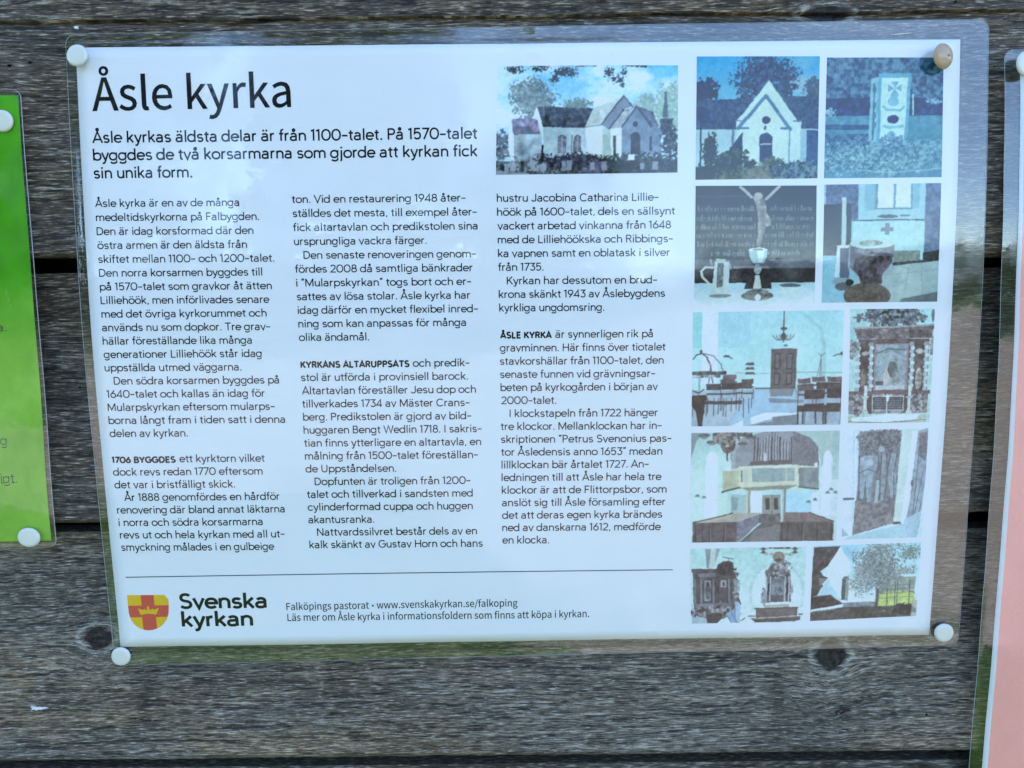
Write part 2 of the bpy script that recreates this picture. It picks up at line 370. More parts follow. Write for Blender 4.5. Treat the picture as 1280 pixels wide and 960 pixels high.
    for q in range(11):                                 # long drying checks that follow the grain
        gc = rs_.uniform(bot.min(), top.max()); uc = rs_.uniform(-300, 300); ln = rs_.uniform(25, 110); wd_ = rs_.uniform(.16, .42)
        env = np.clip(1 - np.abs(U - uc) / ln, 0, 1) ** .5
        m_ = np.exp(-((Gw - gc - .35 * (fbm(U / 9, U * 0, seed + q, 2) - .5)) / (wd_ * env + .02)) ** 2) * (env > 0)
        col = col * (1 - .88 * m_[..., None]); hgt = hgt - .5 * m_; n = n - .5 * m_
    brown = np.clip((fbm(U / 80 + 3, V / 26, seed + 20, 3) - .45) * 3, 0, 1)[..., None]
    col = col * (1 + brown * np.array([.25, .04, -.22]))
    col = col * (1 - inside[..., None]) + inside[..., None] * ((.35 + .9 * (np.sin(ring * 19 + 5 * fbm(U / 2, V / 2, 77, 2)) > -.2) * (vnoise(ang * 2.3 + 9, ring * 1.3, 78) > .34))[..., None] * np.array([.009, .006, .004]) * (.25 + 4.5 * np.clip(fbm(U / 1.5, V / 2.6, seed + 15, 3) - .3, 0, 1)[..., None] ** 1.2 * 1.6))
    col = col + (np.array([.36, .35, .31]) - col) * (halo * .9 * (1 - inside))[..., None]
    for su, sv in STN:                                  # resin-dark vertical stains
        d = np.exp(-((U - su) / 5.5) ** 2 - ((V - sv) / 16) ** 2) * (.5 + .9 * fbm(U / 4, V / 3, 31, 3))
        col = col * (1 - .62 * np.clip(d, 0, 1))[..., None]
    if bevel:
        e = (np.clip(1 - mm_bot / 3.6, 0, 1) * .8)[..., None]  # brown edge colour, darkened to put the lip's dim shade into it
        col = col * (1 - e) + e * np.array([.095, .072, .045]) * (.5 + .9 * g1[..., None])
    flat_ = col[-1:] * 0 + np.array([.075, .062, .045])
    col = np.concatenate([col[:1] * .6, col, flat_, flat_], 0)
    o = mesh('plank', W3(pts).reshape(-1, 3), grid_faces(nx, ny + 3), wall, [M_wood], True)
    set_col(o, 'print', np.clip(col, .003, .8).reshape(-1, 3))
    gv = np.stack([U, Gw, 0 * U + seed * 11], -1); gv = np.concatenate([gv[:1], gv, gv[-1:], gv[-1:] + np.array([0, 12., 0])], 0).reshape(-1, 3)
    o.data.attributes.new('grain', 'FLOAT_VECTOR', 'POINT').data.foreach_set('vector', gv.astype(np.float32).ravel())
    def hfun(u, v):
        i = 12 + int(np.clip(round((u - u0) / (u1 - u0) * (nxc - 1)), 0, nxc - 1)); j = int(np.clip(round((v - bot[0, i]) / (top[0, i] - bot[0, i]) * (ny - 1)), 0, ny - 1))
        return float(pts[j + 1, i, 2])
    if seed in PL: o['label'] = PL[seed]
    return o, hfun
PL = {1: 'uppermost plank with a dark knot at its lower edge', 2: 'second plank, pinned by the top thumbtacks', 3: 'middle plank, mostly hidden and shaded at the top',
      4: 'fourth plank with two dark knots, in full view below the sheet', 5: 'lowest plank, only its dark top showing'}
TN = (.104, .080, .050)
plA, hA = plank((-330, -330), (27, 12), -3.2, -2.6, 1, TN, ny=170, bevel=False)
plB, hB = plank((26, 11), (322, 320), -3.0, -1.4, 2, (.106, .082, .052), topbevel=4.0)
plC, hC = plank((342, 334), (656, 642), -13.0, -1.6, 3, (.108, .088, .062))
plD, hD = plank((665, 660), (955, 941), -12.0, -1.6, 4, (.165, .140, .108))
plE, hE = plank((961, 948), (1240, 1230), -13.0, -1.6, 5, (.08, .07, .06), ny=150)
for i in range(9):            # the wall goes on above and below the photograph and shades the ground at its foot
    y0 = 1240 + i * 300; plank((y0 - 16, y0 - 26), (y0 + 300, y0 + 290), -25, -1.6, 20 + i, (.13, .12, .10), nx=90, ny=22)
for i in range(4):
    y0 = -330 - i * 330; plank((y0 - 330, y0 - 330), (y0 + 6, y0 + 6), -12, -3.2, 40 + i, (.13, .12, .10), nx=90, ny=22)
back = mesh('gap_shade_sheet', [world(-1760, 650, -48), world(1760, 650, -48), world(1760, -1480, -48), world(-1760, -1480, -48)], [(0, 3, 2, 1)], wall, [plain('gap_shade_black', (.02, .018, .015), .9, .1)])  # near-black sheet added to stand in for shade inside the plank gaps

def on(o, hf, px, py):
    u, v = at(px, py, -2)
    return u, v, hf(u, v)
def disc_mesh(name, u, v, n, ru, rv, mt, parent, k=14, depth=.25, jag=.15):
    vs_ = [world(u, v, n + depth)]; fs = []
    for i in range(k):
        a = i * 2 * math.pi / k; q = 1 + jag * (random.random() - .5) * 2
        vs_.append(world(u + ru * q * math.cos(a), v + rv * q * math.sin(a), n + depth * .9))
    for i in range(k):
        a = i * 2 * math.pi / k
        vs_.append(world(u + ru * 1.05 * math.cos(a), v + rv * 1.05 * math.sin(a), n - .6))
    for i in range(k):
        j = (i + 1) % k
        fs += [(0, 1 + i, 1 + j), (1 + i, 1 + k + i, 1 + k + j, 1 + j)]
    return mesh(name, vs_, fs, parent, [mt], origin=parent_world(parent))
for (px, py, ru, rv, pl, hf) in ((10.5, 81.5, 1.0, .5, plB, hB), (36.5, 77.5, .9, .45, plB, hB), (92, 486, .5, .5, plC, hC), (1160, 895, .6, .5, plD, hD), (1195, 1.5, .8, .5, plA, hA)):
    u, v, n = on(pl, hf, px, py); disc_mesh('nail_hole', u, v, n, ru, rv, M_hole, pl)
u, v, n = on(plD, hD, 46, 888)
pts = [(-4.6, 1.0), (-3.4, .2), (-4.2, -.9), (-2.4, -.5), (-1.6, -1.1), (-.4, -.6), (1.0, -.7), (2.6, -.3), (4.9, .1), (3.0, .7), (1.4, .5), (.2, .9), (-1.4, .6), (-2.6, 1.2)]
vv = [world(u + a, v + b, n + .35) for a, b in pts] + [world(u + a, v + b, n - .3) for a, b in pts]
k = len(pts)
pc = mesh('paint_chip', vv, [tuple(range(k))[::-1]] + [(i, (i + 1) % k, k + (i + 1) % k, k + i) for i in range(k)], plD, [M_chip], origin=parent_world(plD))
u, v, n = on(plB, hB, 94, 33.5)
disc_mesh('paint_chip', u, v, n + .2, 1.0, .8, M_chip, plB, 9, .4, .4)

def tube(path, r, seg=8, closed=False):
    vs_, fs = [], []
    Pn = [Vector(p) for p in path]; m = len(Pn)
    for i, p in enumerate(Pn):
        a = Pn[(i - 1) % m] if (closed or i) else p; b = Pn[(i + 1) % m] if (closed or i < m - 1) else p
        d = (b - a).normalized(); s = d.cross(Vector((0, 1, 0.01))).normalized(); q = d.cross(s)
        for k in range(seg):
            t = k * 2 * math.pi / seg; vs_.append(p + (s * math.cos(t) + q * math.sin(t)) * r)
    for i in range(m if closed else m - 1):
        for k in range(seg):
            j = (i + 1) % m
            fs.append((i * seg + k, i * seg + (k + 1) % seg, j * seg + (k + 1) % seg, j * seg + k))
    return vs_, fs
u, v, n = on(plD, hD, 1052, 891)
path = [world(u + 2.1 * math.cos(a) + (.9 if math.sin(a) > .2 else -.4), v + 1.7 * math.sin(a) + .35 * math.cos(a), n + .5 + .3 * math.sin(a)) for a in np.linspace(.2, 6.5, 26)] + [world(u + 4.4, v + .9, n + .5), world(u + 5.0, v + 1.0, n - .4)]
st = mesh('wire_staple', *tube(path, .00033), mats=[M_rust], smooth=True, origin=Vector((0, 0, 0)))
st['label'] = 'small bent rusty wire loop stuck in the plank below the larger knot'; st['category'] = 'staple'

# loose pale hairs of wood standing off the lower plank
hv, hf_ = [], []
def hair(px, py, ang, ln, pl, hf):
    u, v, n = on(pl, hf, px, py); b = len(hv); a = math.radians(ang); w = .10 + .05 * random.random()
    for s in range(5):
        f = s / 4; cu = u + math.cos(a + f * .5) * ln * f; cv = v + math.sin(a + f * .5) * ln * f; nn = n + .3 + 1.1 * math.sin(f * 3.0)
        q = w * (1 - .7 * f)
        hv.extend([world(cu - math.sin(a) * q, cv + math.cos(a) * q, nn), world(cu + math.sin(a) * q, cv - math.cos(a) * q, nn + .05)])
        if s: hf_.append((b + 2 * s - 2, b + 2 * s, b + 2 * s + 1, b + 2 * s - 1))
for a in ((305, 858, 60, 4), (340, 862, 100, 4.5), (447, 878, 95, 5), (435, 938, 85, 5), (460, 945, 92, 4), (246, 945, 70, 7), (253, 948, 110, 5), (250, 940, 95, 5), (327, 905, 95, 3), (404, 902, 80, 3), (1097, 832, 90, 2.5), (100, 868, 75, 3), (8, 782, 60, 3), (38, 95, -70, 3), (70, 455, 80, 4)):
    pl, hf = (plD, hD) if a[1] > 660 else ((plB, hB) if a[1] < 320 else (plC, hC))
    hair(*a, pl, hf)
for i in range(150):
    px = random.uniform(0, 520) if i < 100 else random.uniform(500, 1200); py = random.uniform(835, 935)
    hair(px, py, random.choice((90, 90, 80, 100, 5, 175)) + random.uniform(-25, 25), random.uniform(.8, 2.4), plD, hD)
o = mesh('loose_fibres', hv, hf_, wall, [M_fibre]); o['kind'] = 'stuff'

# ------------------------------------------------------------------ lettering
def A_(cx, cy, rx, ry, a0, a1):
    n = max(4, int(abs(a1 - a0) / 15))
    r = []
    for i in range(n + 1):
        a = math.radians(a0 + (a1 - a0) * i / n); c, s = math.cos(a), math.sin(a)
        r.append((cx + rx * math.copysign(abs(c) ** .92, c), cy + ry * math.copysign(abs(s) ** .92, s)))
    return r
def S(*parts):
    r = []
    for p in parts: r += p if isinstance(p, list) else [p]
    return r
T_, B_, M_ = .455, .035, .245
def ring(cx, rx=.235, cy=M_, ry=.21): return ('c', A_(cx, cy, rx, ry, 0, 360)[:-1])
DOT = lambda x, y: ('d', [(x, y)])
G = {}
G[' '] = (.25, [])
G['a'] = (.545, [S(A_(.255, .325, .165, .13, 155, 0), (.42, 0.0)), S((.42, .275), (.25, .268), A_(.215, .1515, .15, .1165, 90, 270), (.27, .037), A_(.27, .15, .15, .113, -90, 0))])
G['o'] = (.575, [ring(.288)])
G['b'] = (.59, [[(.105, 0), (.105, .735)], ring(.33, .225)])
G['d'] = (.59, [[(.485, 0), (.485, .735)], ring(.26, .225)])
G['p'] = (.59, [[(.105, -.2), (.105, .49)], ring(.33, .225)])
G['q'] = (.59, [[(.485, -.2), (.485, .49)], ring(.26, .225)])
G['g'] = (.59, [S((.485, .49), (.485, -.04), A_(.28, -.035, .205, .135, 0, -155)), ring(.26, .225)])
G['c'] = (.53, [A_(.285, M_, .23, .21, 42, 318)])
G['e'] = (.555, [S((.06, .25), (.505, .25), A_(.283, M_, .225, .21, 5, 322))])
G['f'] = (.33, [S(A_(.27, .60, .12, .10, 75, 180), (.15, 0)), [(.02, T_), (.30, T_)]])
G['h'] = (.565, [[(.1, 0), (.1, .735)], S((.1, .27), A_(.285, .28, .185, .175, 180, 0), (.47, 0))])
G['n'] = (.565, [[(.1, 0), (.1, .49)], S((.1, .27), A_(.285, .28, .185, .175, 180, 0), (.47, 0))])
G['m'] = (.87, [[(.1, 0), (.1, .49)], S((.1, .28), A_(.265, .29, .165, .165, 180, 0), (.43, 0)), S((.43, .28), A_(.60, .29, .17, .165, 180, 0), (.77, 0))])
G['i'] = (.24, [[(.12, 0), (.12, .49)], DOT(.12, .645)])
G['j'] = (.25, [S((.13, .49), (.13, -.08), A_(.05, -.08, .08, .09, 0, -90)), DOT(.13, .645)])
G['k'] = (.52, [[(.1, 0), (.1, .735)], [(.1, .17), (.44, .49)], [(.22, .28), (.46, 0)]])
G['l'] = (.24, [[(.12, 0), (.12, .735)]])
G['r'] = (.37, [[(.1, 0), (.1, .49)], S((.1, .24), A_(.28, .27, .18, .185, 180, 80))])
G['s'] = (.48, [S(A_(.24, .348, .15, .107, 25, 250), A_(.24, .142, .16, .107, 75, -155))])
G['t'] = (.35, [S((.165, .62), (.165, .14), A_(.265, .135, .10, .10, 180, 285)), [(.03, T_), (.32, T_)]])
G['u'] = (.565, [[(.47, 0), (.47, .49)], S((.1, .49), A_(.28, .21, .18, .175, 180, 360), (.47, .25))])
G['v'] = (.5, [[(.04, .49), (.25, .012), (.46, .49)]])
G['w'] = (.75, [[(.04, .49), (.205, .012), (.375, .47), (.545, .012), (.71, .49)]])
G['x'] = (.5, [[(.05, .49), (.45, 0)], [(.45, .49), (.05, 0)]])
G['y'] = (.5, [[(.04, .49), (.255, .02)], S((.46, .49), (.225, -.10), (.17, -.165), (.06, -.17))])
G['z'] = (.47, [[(.05, T_), (.41, T_), (.06, B_), (.43, B_)]])
G['A'] = (.66, [[(.03, 0), (.33, .69), (.63, 0)], [(.13, .21), (.53, .21)]])
G['B'] = (.61, [S((.11, .665), (.33, .665), A_(.33, .52, .15, .145, 90, -90), (.11, .375)), S((.33, .375), A_(.35, .205, .17, .17, 90, -90), (.11, .035), (.11, .70))])
G['C'] = (.71, [A_(.38, .35, .31, .32, 42, 318)])
G['D'] = (.69, [S((.11, .665), (.30, .665), A_(.30, .35, .31, .315, 90, -90), (.11, .035)), [(.11, 0), (.11, .70)]])
G['E'] = (.56, [[(.50, .665), (.11, .665), (.11, .035), (.50, .035)], [(.11, .36), (.46, .36)]])
G['F'] = (.54, [[(.50, .665), (.11, .665), (.11, 0)], [(.11, .35), (.44, .35)]])
G['G'] = (.74, [S(A_(.38, .35, .31, .32, 42, 360), (.40, .34))])
G['H'] = (.71, [[(.11, 0), (.11, .70)], [(.60, 0), (.60, .70)], [(.11, .355), (.60, .355)]])
G['I'] = (.26, [[(.13, 0), (.13, .70)]])
G['J'] = (.53, [S((.42, .70), (.42, .20), A_(.235, .2, .185, .165, 0, -170))])
G['K'] = (.63, [[(.11, 0), (.11, .70)], [(.11, .26), (.55, .70)], [(.26, .41), (.58, 0)]])
G['L'] = (.52, [[(.11, .70), (.11, .035), (.48, .035)]])
G['M'] = (.85, [[(.11, 0), (.11, .70)], [(.12, .68), (.425, .10), (.73, .68)], [(.74, 0), (.74, .70)]])
G['N'] = (.73, [[(.11, 0), (.11, .70)], [(.12, .68), (.61, .02)], [(.62, 0), (.62, .70)]])
G['O'] = (.76, [('c', A_(.38, .35, .31, .32, 0, 360)[:-1])])
G['P'] = (.58, [S((.11, .665), (.33, .665), A_(.33, .50, .17, .165, 90, -90), (.11, .335)), [(.11, 0), (.11, .70)]])
G['R'] = (.61, [S((.11, .665), (.33, .665), A_(.33, .51, .17, .155, 90, -90), (.11, .355)), [(.11, 0), (.11, .70)], [(.34, .36), (.54, 0)]])
G['S'] = (.60, [S(A_(.30, .515, .19, .155, 30, 250), A_(.30, .19, .21, .155, 75, -155))])
G['T'] = (.60, [[(.03, .665), (.57, .665)], [(.30, 0), (.30, .665)]])
G['U'] = (.69, [S((.11, .70), (.11, .26), A_(.345, .26, .235, .225, 180, 360), (.58, .70))])
G['V'] = (.64, [[(.03, .70), (.32, .012), (.61, .70)]])
G['W'] = (.95, [[(.04, .70), (.255, .012), (.475, .68), (.695, .012), (.91, .70)]])
G['Y'] = (.62, [[(.03, .70), (.31, .30), (.59, .70)], [(.31, 0), (.31, .30)]])
G['0'] = (.66, [('c', A_(.33, .35, .26, .32, 0, 360)[:-1])])
G['1'] = (.34, [[(.03, .60), (.20, .66), (.20, 0)]])
G['2'] = (.55, [S(A_(.27, .48, .19, .185, 165, -35), (.06, .035), (.50, .035))])
G['3'] = (.55, [[(.07, .665), (.45, .665), (.25, .42)], S((.25, .42), A_(.27, .225, .205, .19, 90, -155))])
G['4'] = (.58, [[(.42, 0), (.42, .68), (.05, .17), (.54, .17)]])
G['5'] = (.56, [S((.47, .665), (.13, .665), (.10, .36), A_(.27, .235, .20, .20, 130, -150))])
G['6'] = (.57, [[(.40, .70), (.11, .33)], ('c', A_(.285, .225, .21, .19, 0, 360)[:-1])])
G['7'] = (.50, [[(.04, .665), (.46, .665), (.15, 0)]])
G['8'] = (.57, [('c', A_(.285, .515, .165, .15, 0, 360)[:-1]), ('c', A_(.285, .20, .205, .165, 0, 360)[:-1])])
G['9'] = (.57, [[(.17, 0), (.46, .37)], ('c', A_(.285, .475, .21, .19, 0, 360)[:-1])])
G['.'] = (.23, [DOT(.115, .045)])
G[','] = (.23, [[(.14, .09), (.085, -.08)]])
G['-'] = (.45, [[(.04, .29), (.41, .29)]])
G['\u201d'] = (.33, [[(.13, .73), (.09, .54)], [(.25, .73), (.21, .54)]])
def acc(base, kind):
    a, st = G[base]; st = list(st); m = {'a': .27, 'o': .288, 'A': .33}[base]
    y = .66 if base != 'A' else .82
    if kind == '"': st += [DOT(m - .10, y - .01), DOT(m + .10, y - .01)]
    else: st += [('c', A_(m, y + (.0 if base != 'A' else -.0), .065, .065, 0, 360)[:-1])]
    return (a, st)
G['å'] = acc('a', 'o'); G['ä'] = acc('a', '"'); G['ö'] = acc('o', '"'); G['Å'] = acc('A', 'o')

def ribbon(pts, w, closed):
    q = [pts[0]]
    for p in pts[1:]:
        if math.hypot(p[0] - q[-1][0], p[1] - q[-1][1]) > .004: q.append(p)
    n = len(q); L_, R2 = [], []
    for i in range(n):
        a = q[(i - 1) % n] if (closed or i) else q[i]; b = q[(i + 1) % n] if (closed or i < n - 1) else q[i]; p = q[i]
        def nrm(s, e):
            dx, dy = e[0] - s[0], e[1] - s[1]; l = math.hypot(dx, dy) or 1; return (-dy / l, dx / l)
        if a == p: m = nrm(p, b); k = 1
        elif b == p: m = nrm(a, p); k = 1
        else:
            n1, n2 = nrm(a, p), nrm(p, b); mxx, myy = n1[0] + n2[0], n1[1] + n2[1]; l = math.hypot(mxx, myy) or 1
            m = (mxx / l, myy / l); k = min(1 / max(m[0] * n1[0] + m[1] * n1[1], .3), 2.2)
        L_.append((p[0] + m[0] * w * k, p[1] + m[1] * w * k)); R2.append((p[0] - m[0] * w * k, p[1] - m[1] * w * k))
    V_ = L_ + R2; F_ = []
    for i in range(n if closed else n - 1):
        j = (i + 1) % n; F_.append((i, n + i, n + j, j))
    return V_, F_
_gc = {}
def glyph(ch, w):
    """-> advance, [(verts, faces)...] in em units, centre-line font"""
    if (ch, w) in _gc: return _gc[ch, w]
    adv, st = G[ch]; r = []
    for s in st:
        if isinstance(s, tuple) and s[0] == 'd':
            x, y = s[1][0]; rr = max(w * 1.22, .046); k = 10
            r.append(([(x + rr * math.cos(i * 2 * math.pi / k), y + rr * math.sin(i * 2 * math.pi / k)) for i in range(k)], [tuple(range(k))]))
        elif isinstance(s, tuple): r.append(ribbon(s[1], w, True))
        else: r.append(ribbon(s, w, False))
    _gc[ch, w] = (adv, r); return _gc[ch, w]
OUT = {'.':(249,[[124,-12,154,-4,175,18,184,50,175,83,154,105,124,113,94,105,73,83,65,50,73,18,94,-4]]),'/':(351,[[10,-160,70,-160,338,711,278,711]]),'F':(494,[[90,0,173,0,173,295,423,295,423,364,173,364,173,586,468,586,468,656,90,656]]),'L':(486,[[90,0,460,0,460,71,173,71,173,656,90,656]]),'a':(504,[[194,-12,252,-2,306,23,355,58,358,58,365,0,432,0,432,299,415,405,361,474,264,499,189,489,125,464,73,435,105,379,147,404,196,423,251,431,312,413,343,368,351,308,241,290,157,264,98,229,64,183,53,126,71,51,121,5],[218,55,174,62,143,87,132,132,152,187,221,227,351,253,351,118,306,83,262,62]]),'d':(555,[[248,-12,304,-2,354,23,396,57,398,57,406,0,473,0,473,713,390,713,390,526,395,442,353,472,309,492,258,499,193,487,136,454,90,401,59,330,47,243,57,154,83,83,125,31,180,-1],[266,57,193,80,148,143,132,244,151,341,201,406,272,430,312,425,351,408,390,379,390,124,350,86,309,65]]),'e':(496,[[279,-12,340,-5,393,13,439,38,410,92,373,71,333,58,288,54,207,75,151,134,127,224,455,224,458,270,436,391,370,470,264,499,199,487,140,454,91,401,59,330,47,243,58,155,91,84,141,32,205,-1],[126,282,152,364,201,416,266,433,331,416,372,365,387,282]]),'f':(291,[[30,420,96,420,96,0,177,0,177,420,280,420,280,486,177,486,177,563,185,616,208,648,246,659,301,646,319,709,237,724,158,705,111,649,96,564,96,486,30,482]]),'g':(505,[[246,-224,377,-200,462,-139,492,-56,473,10,417,48,323,60,227,60,176,67,150,86,142,113,146,136,158,155,174,171,245,154,336,175,400,233,423,323,418,363,405,397,384,423,483,423,483,486,314,486,245,499,155,477,89,417,64,325,73,271,96,226,127,194,127,191,102,168,82,138,73,100,79,66,95,39,117,21,117,16,78,-15,54,-53,46,-94,71,-165,142,-209],[245,210,194,224,157,264,142,325,157,386,194,425,245,439,298,425,335,386,349,325,335,264,297,224],[258,-167,182,-157,134,-127,117,-82,122,-54,138,-26,167,0,229,-7,313,-7,368,-13,401,-33,412,-69,393,-117,340,-153]]),'i':(246,[[82,0,165,0,165,486,82,486],[124,586,152,593,171,612,178,641,171,669,152,687,124,694,95,687,77,669,70,641,77,612,95,593]]),'k':(494,[[82,0,163,0,163,128,254,235,397,0,485,0,302,290,464,486,372,486,167,230,163,230,163,713,82,713]]),'l':(254,[[168,-12,216,-4,204,58,187,56,176,60,168,71,165,91,165,713,82,713,82,97,91,38,119,1]]),'m':(829,[[82,0,165,0,165,353,208,394,248,419,286,427,337,414,367,371,377,297,377,0,458,0,458,353,502,394,543,419,581,427,632,414,662,371,671,297,671,0,753,0,753,308,737,412,688,477,606,499,549,487,496,454,445,406,418,455,375,487,311,499,255,487,205,458,159,415,158,415,150,486,82,486]]),'n':(546,[[82,0,165,0,165,353,209,394,251,419,297,427,350,414,380,371,389,297,389,0,471,0,471,308,455,412,406,477,322,499,261,487,207,458,159,415,158,415,150,486,82,486]]),'o':(543,[[271,-12,340,-1,402,31,451,84,484,154,496,243,484,331,451,403,402,455,340,488,271,499,202,488,141,455,91,403,58,331,47,243,58,154,91,84,141,31,202,-1],[271,56,197,80,148,145,131,243,148,341,197,406,271,430,345,406,395,341,413,243,395,145,345,80]]),'p':(555,[[82,-205,165,-205,165,-40,162,45,207,14,252,-5,296,-12,361,0,419,33,465,86,496,159,508,251,500,334,476,403,436,455,382,487,314,499,259,489,206,464,159,430,158,430,150,486,82,486],[283,57,248,62,207,78,165,107,165,363,210,400,253,422,294,430,368,407,410,345,423,250,404,147,355,81]]),'r':(347,[[82,0,165,0,165,312,202,378,244,414,286,425,334,417,349,488,297,499,245,486,198,451,159,398,158,398,150,486,82,486]]),'s':(419,[[210,-12,306,8,366,60,386,133,363,206,308,251,238,280,187,301,148,327,133,364,143,400,173,425,224,435,264,429,300,414,334,392,373,443,331,471,280,491,223,499,132,480,75,431,56,361,77,293,130,249,197,220,250,199,291,169,308,128,297,90,266,62,212,52,159,59,112,80,68,110,29,56,81,21,142,-3]]),'t':(338,[[235,-12,325,6,309,68,253,55,209,66,185,97,178,148,178,420,311,420,311,486,178,486,178,623,110,623,101,486,24,482,24,420,97,420,97,150,110,65,153,9]]),'v':(466,[[187,0,283,0,455,486,374,486,282,210,237,66,233,66,188,210,97,486,12,486]]),'w':(718,[[159,0,254,0,323,261,356,402,361,402,394,262,464,0,563,0,695,486,616,486,545,205,516,70,511,70,477,205,401,486,321,486,245,205,213,70,209,70,180,205,107,486,24,486]]),'y':(466,[[90,-210,173,-187,231,-127,272,-41,455,486,375,486,287,217,248,79,244,79,195,217,97,486,12,486,207,-1,196,-38,171,-91,135,-129,87,-142,49,-134,33,-200]]),'Å':(544,[[271,698,321,710,355,742,368,790,355,838,321,869,271,880,221,869,187,838,175,790,187,742,221,710],[271,736,245,742,226,760,219,790,226,818,245,837,271,843,296,837,314,818,321,790,314,760,296,742],[4,0,87,0,150,201,390,201,453,0,541,0,318,656,226,656],[171,266,203,367,269,589,272,589,338,367,370,266]]),'ä':(504,[[194,-12,252,-2,306,23,355,58,358,58,365,0,432,0,432,299,415,405,361,474,264,499,189,489,125,464,73,435,105,379,147,404,196,423,251,431,312,413,343,368,351,308,241,290,157,264,98,229,64,183,53,126,71,51,121,5],[218,55,174,62,143,87,132,132,152,187,221,227,351,253,351,118,306,83,262,62],[171,588,197,595,215,612,221,637,215,663,197,680,171,687,146,680,128,663,122,637,128,612,146,595],[363,588,389,595,407,612,414,637,407,663,389,680,363,687,338,680,320,663,313,637,320,612,338,595]]),'ö':(543,[[271,-12,340,-1,402,31,451,84,484,154,496,243,484,331,451,403,402,455,340,488,271,499,202,488,141,455,91,403,58,331,47,243,58,154,91,84,141,31,202,-1],[271,56,197,80,148,145,131,243,148,341,197,406,271,430,345,406,395,341,413,243,395,145,345,80],[175,588,201,595,218,612,225,637,218,663,201,680,175,687,150,680,132,663,126,637,132,612,150,595],[367,588,393,595,410,612,416,637,410,663,393,680,367,687,342,680,324,663,318,637,324,612,342,595]]),'•':(895,[[448,435,400,422,366,388,353,340,366,292,400,258,448,245,496,258,530,292,543,340,530,388,496,422]]),' ':(201,[])}
OUT['\u2022'] = (330, [[c for i in range(12) for c in (165 + int(105 * math.cos(-i * math.pi / 6)), 270 + int(105 * math.sin(-i * math.pi / 6)))]])
_oc = {}; BOLD = -0.008
def glyph_out(ch, w=0):
    if ch in _oc: return _oc[ch]
    adv, cs = OUT[ch]; loops = []
    for c in cs:
        l = [Vector((c[i] / 1000, c[i + 1] / 1000, 0)) for i in range(0, len(c), 2)]
        l = [p for i, p in enumerate(l) if (p - l[i - 1]).length > .007]
        q = []
        for i in range(len(l)):                      # a touch bolder: move every point out along its normal
            a = (l[i] - l[i - 1]).normalized(); b = (l[(i + 1) % len(l)] - l[i]).normalized()
            t = a + b; t = t.normalized() if t.length > .1 else a
            k = min(1 / max(t.dot(a), .4), 1.6)
            q.append(l[i] + Vector((-t.y, t.x, 0)) * BOLD * k)
        loops.append(q)
    # group holes with their outer loop, so separate islands tessellate on their own
    def area(l): return sum(l[i].x * l[(i + 1) % len(l)].y - l[(i + 1) % len(l)].x * l[i].y for i in range(len(l))) / 2
    r = []
    if loops:
        sgn = -1 if area(max(loops, key=lambda l: abs(area(l)))) < 0 else 1
        outs = [l for l in loops if area(l) * sgn > 0]; holes = [l for l in loops if area(l) * sgn <= 0]
        for o_ in outs:
            xs = [p.x for p in o_]; ys = [p.y for p in o_]
            hs = [h for h in holes if min(xs) <= h[0].x <= max(xs) and min(ys) <= h[0].y <= max(ys)]
            tri = geometry.tessellate_polygon([o_] + hs); vv_ = [(p.x, p.y) for l in [o_] + hs for p in l]
            r.append((vv_, [tuple(t) for t in tri]))
    _oc[ch] = (adv / 1000, r); return _oc[ch]

class Print:
    def __init__(s, fn=bulge_main, off=0.06): s.v = []; s.f = []; s.fn = fn; s.off = off
    def text(s, txt, x0, y0, x1, y1, em_px, w=.037, gf=glyph, at_=None, track=0.0):
        at_ = at_ or P
        a = np.array(at_(x0, y0)); b = np.array(at_(x1, y1)); d = b - a; Ld = np.linalg.norm(d); d /= Ld; pr = np.array([-d[1], d[0]])
        up = np.array(at_(x0, y0 - 10)); sc = np.linalg.norm(up - a) / 10; em = em_px * sc
        pen = 0; items = []
        for ch in txt:
            adv, gl = gf(ch, w)
            items.append((pen, gl)); pen += adv + track
        xs = [p[0] + q for q, gl in items for vv_, _ in gl for p in vv_]
        mn, mxx = min(xs), max(xs); k = Ld / (mxx - mn)
        for q, gl in items:
            for li, (vv_, ff) in enumerate(gl):
                base = len(s.v)
                for p in vv_:
                    uv = a + d * (p[0] + q - mn) * k + pr * p[1] * em
                    s.v.append((uv[0], uv[1], float(s.fn(uv[0], uv[1])) + s.off + .003 * li))
                s.f += [tuple(base + i for i in f) for f in ff]
    def poly(s, pts, at_=None, lift=0.0, raw=False):
        at_ = at_ or P; base = len(s.v)
        q = [at_(*p) for p in pts]
        for u, v in q: s.v.append((u, v, float(s.fn(u, v)) + s.off + lift))
        s.f += [tuple(base + i for i in t) for t in geometry.tessellate_polygon([[Vector((u, v, 0)) for u, v in q]])]
    def make(s, name, mt, parent, label=None):
        # keep the faces turned towards the reader
        vv_ = s.v; fs = []
        for f in s.f:
            a = sum(vv_[f[i]][0] * vv_[f[(i + 1) % len(f)]][1] - vv_[f[(i + 1) % len(f)]][0] * vv_[f[i]][1] for i in range(len(f)))
            fs.append(f if a > 0 else f[::-1])
        o = mesh(name, W3(np.array(vv_)), fs, parent, [mt])
        if label: o['label'] = label
        return o

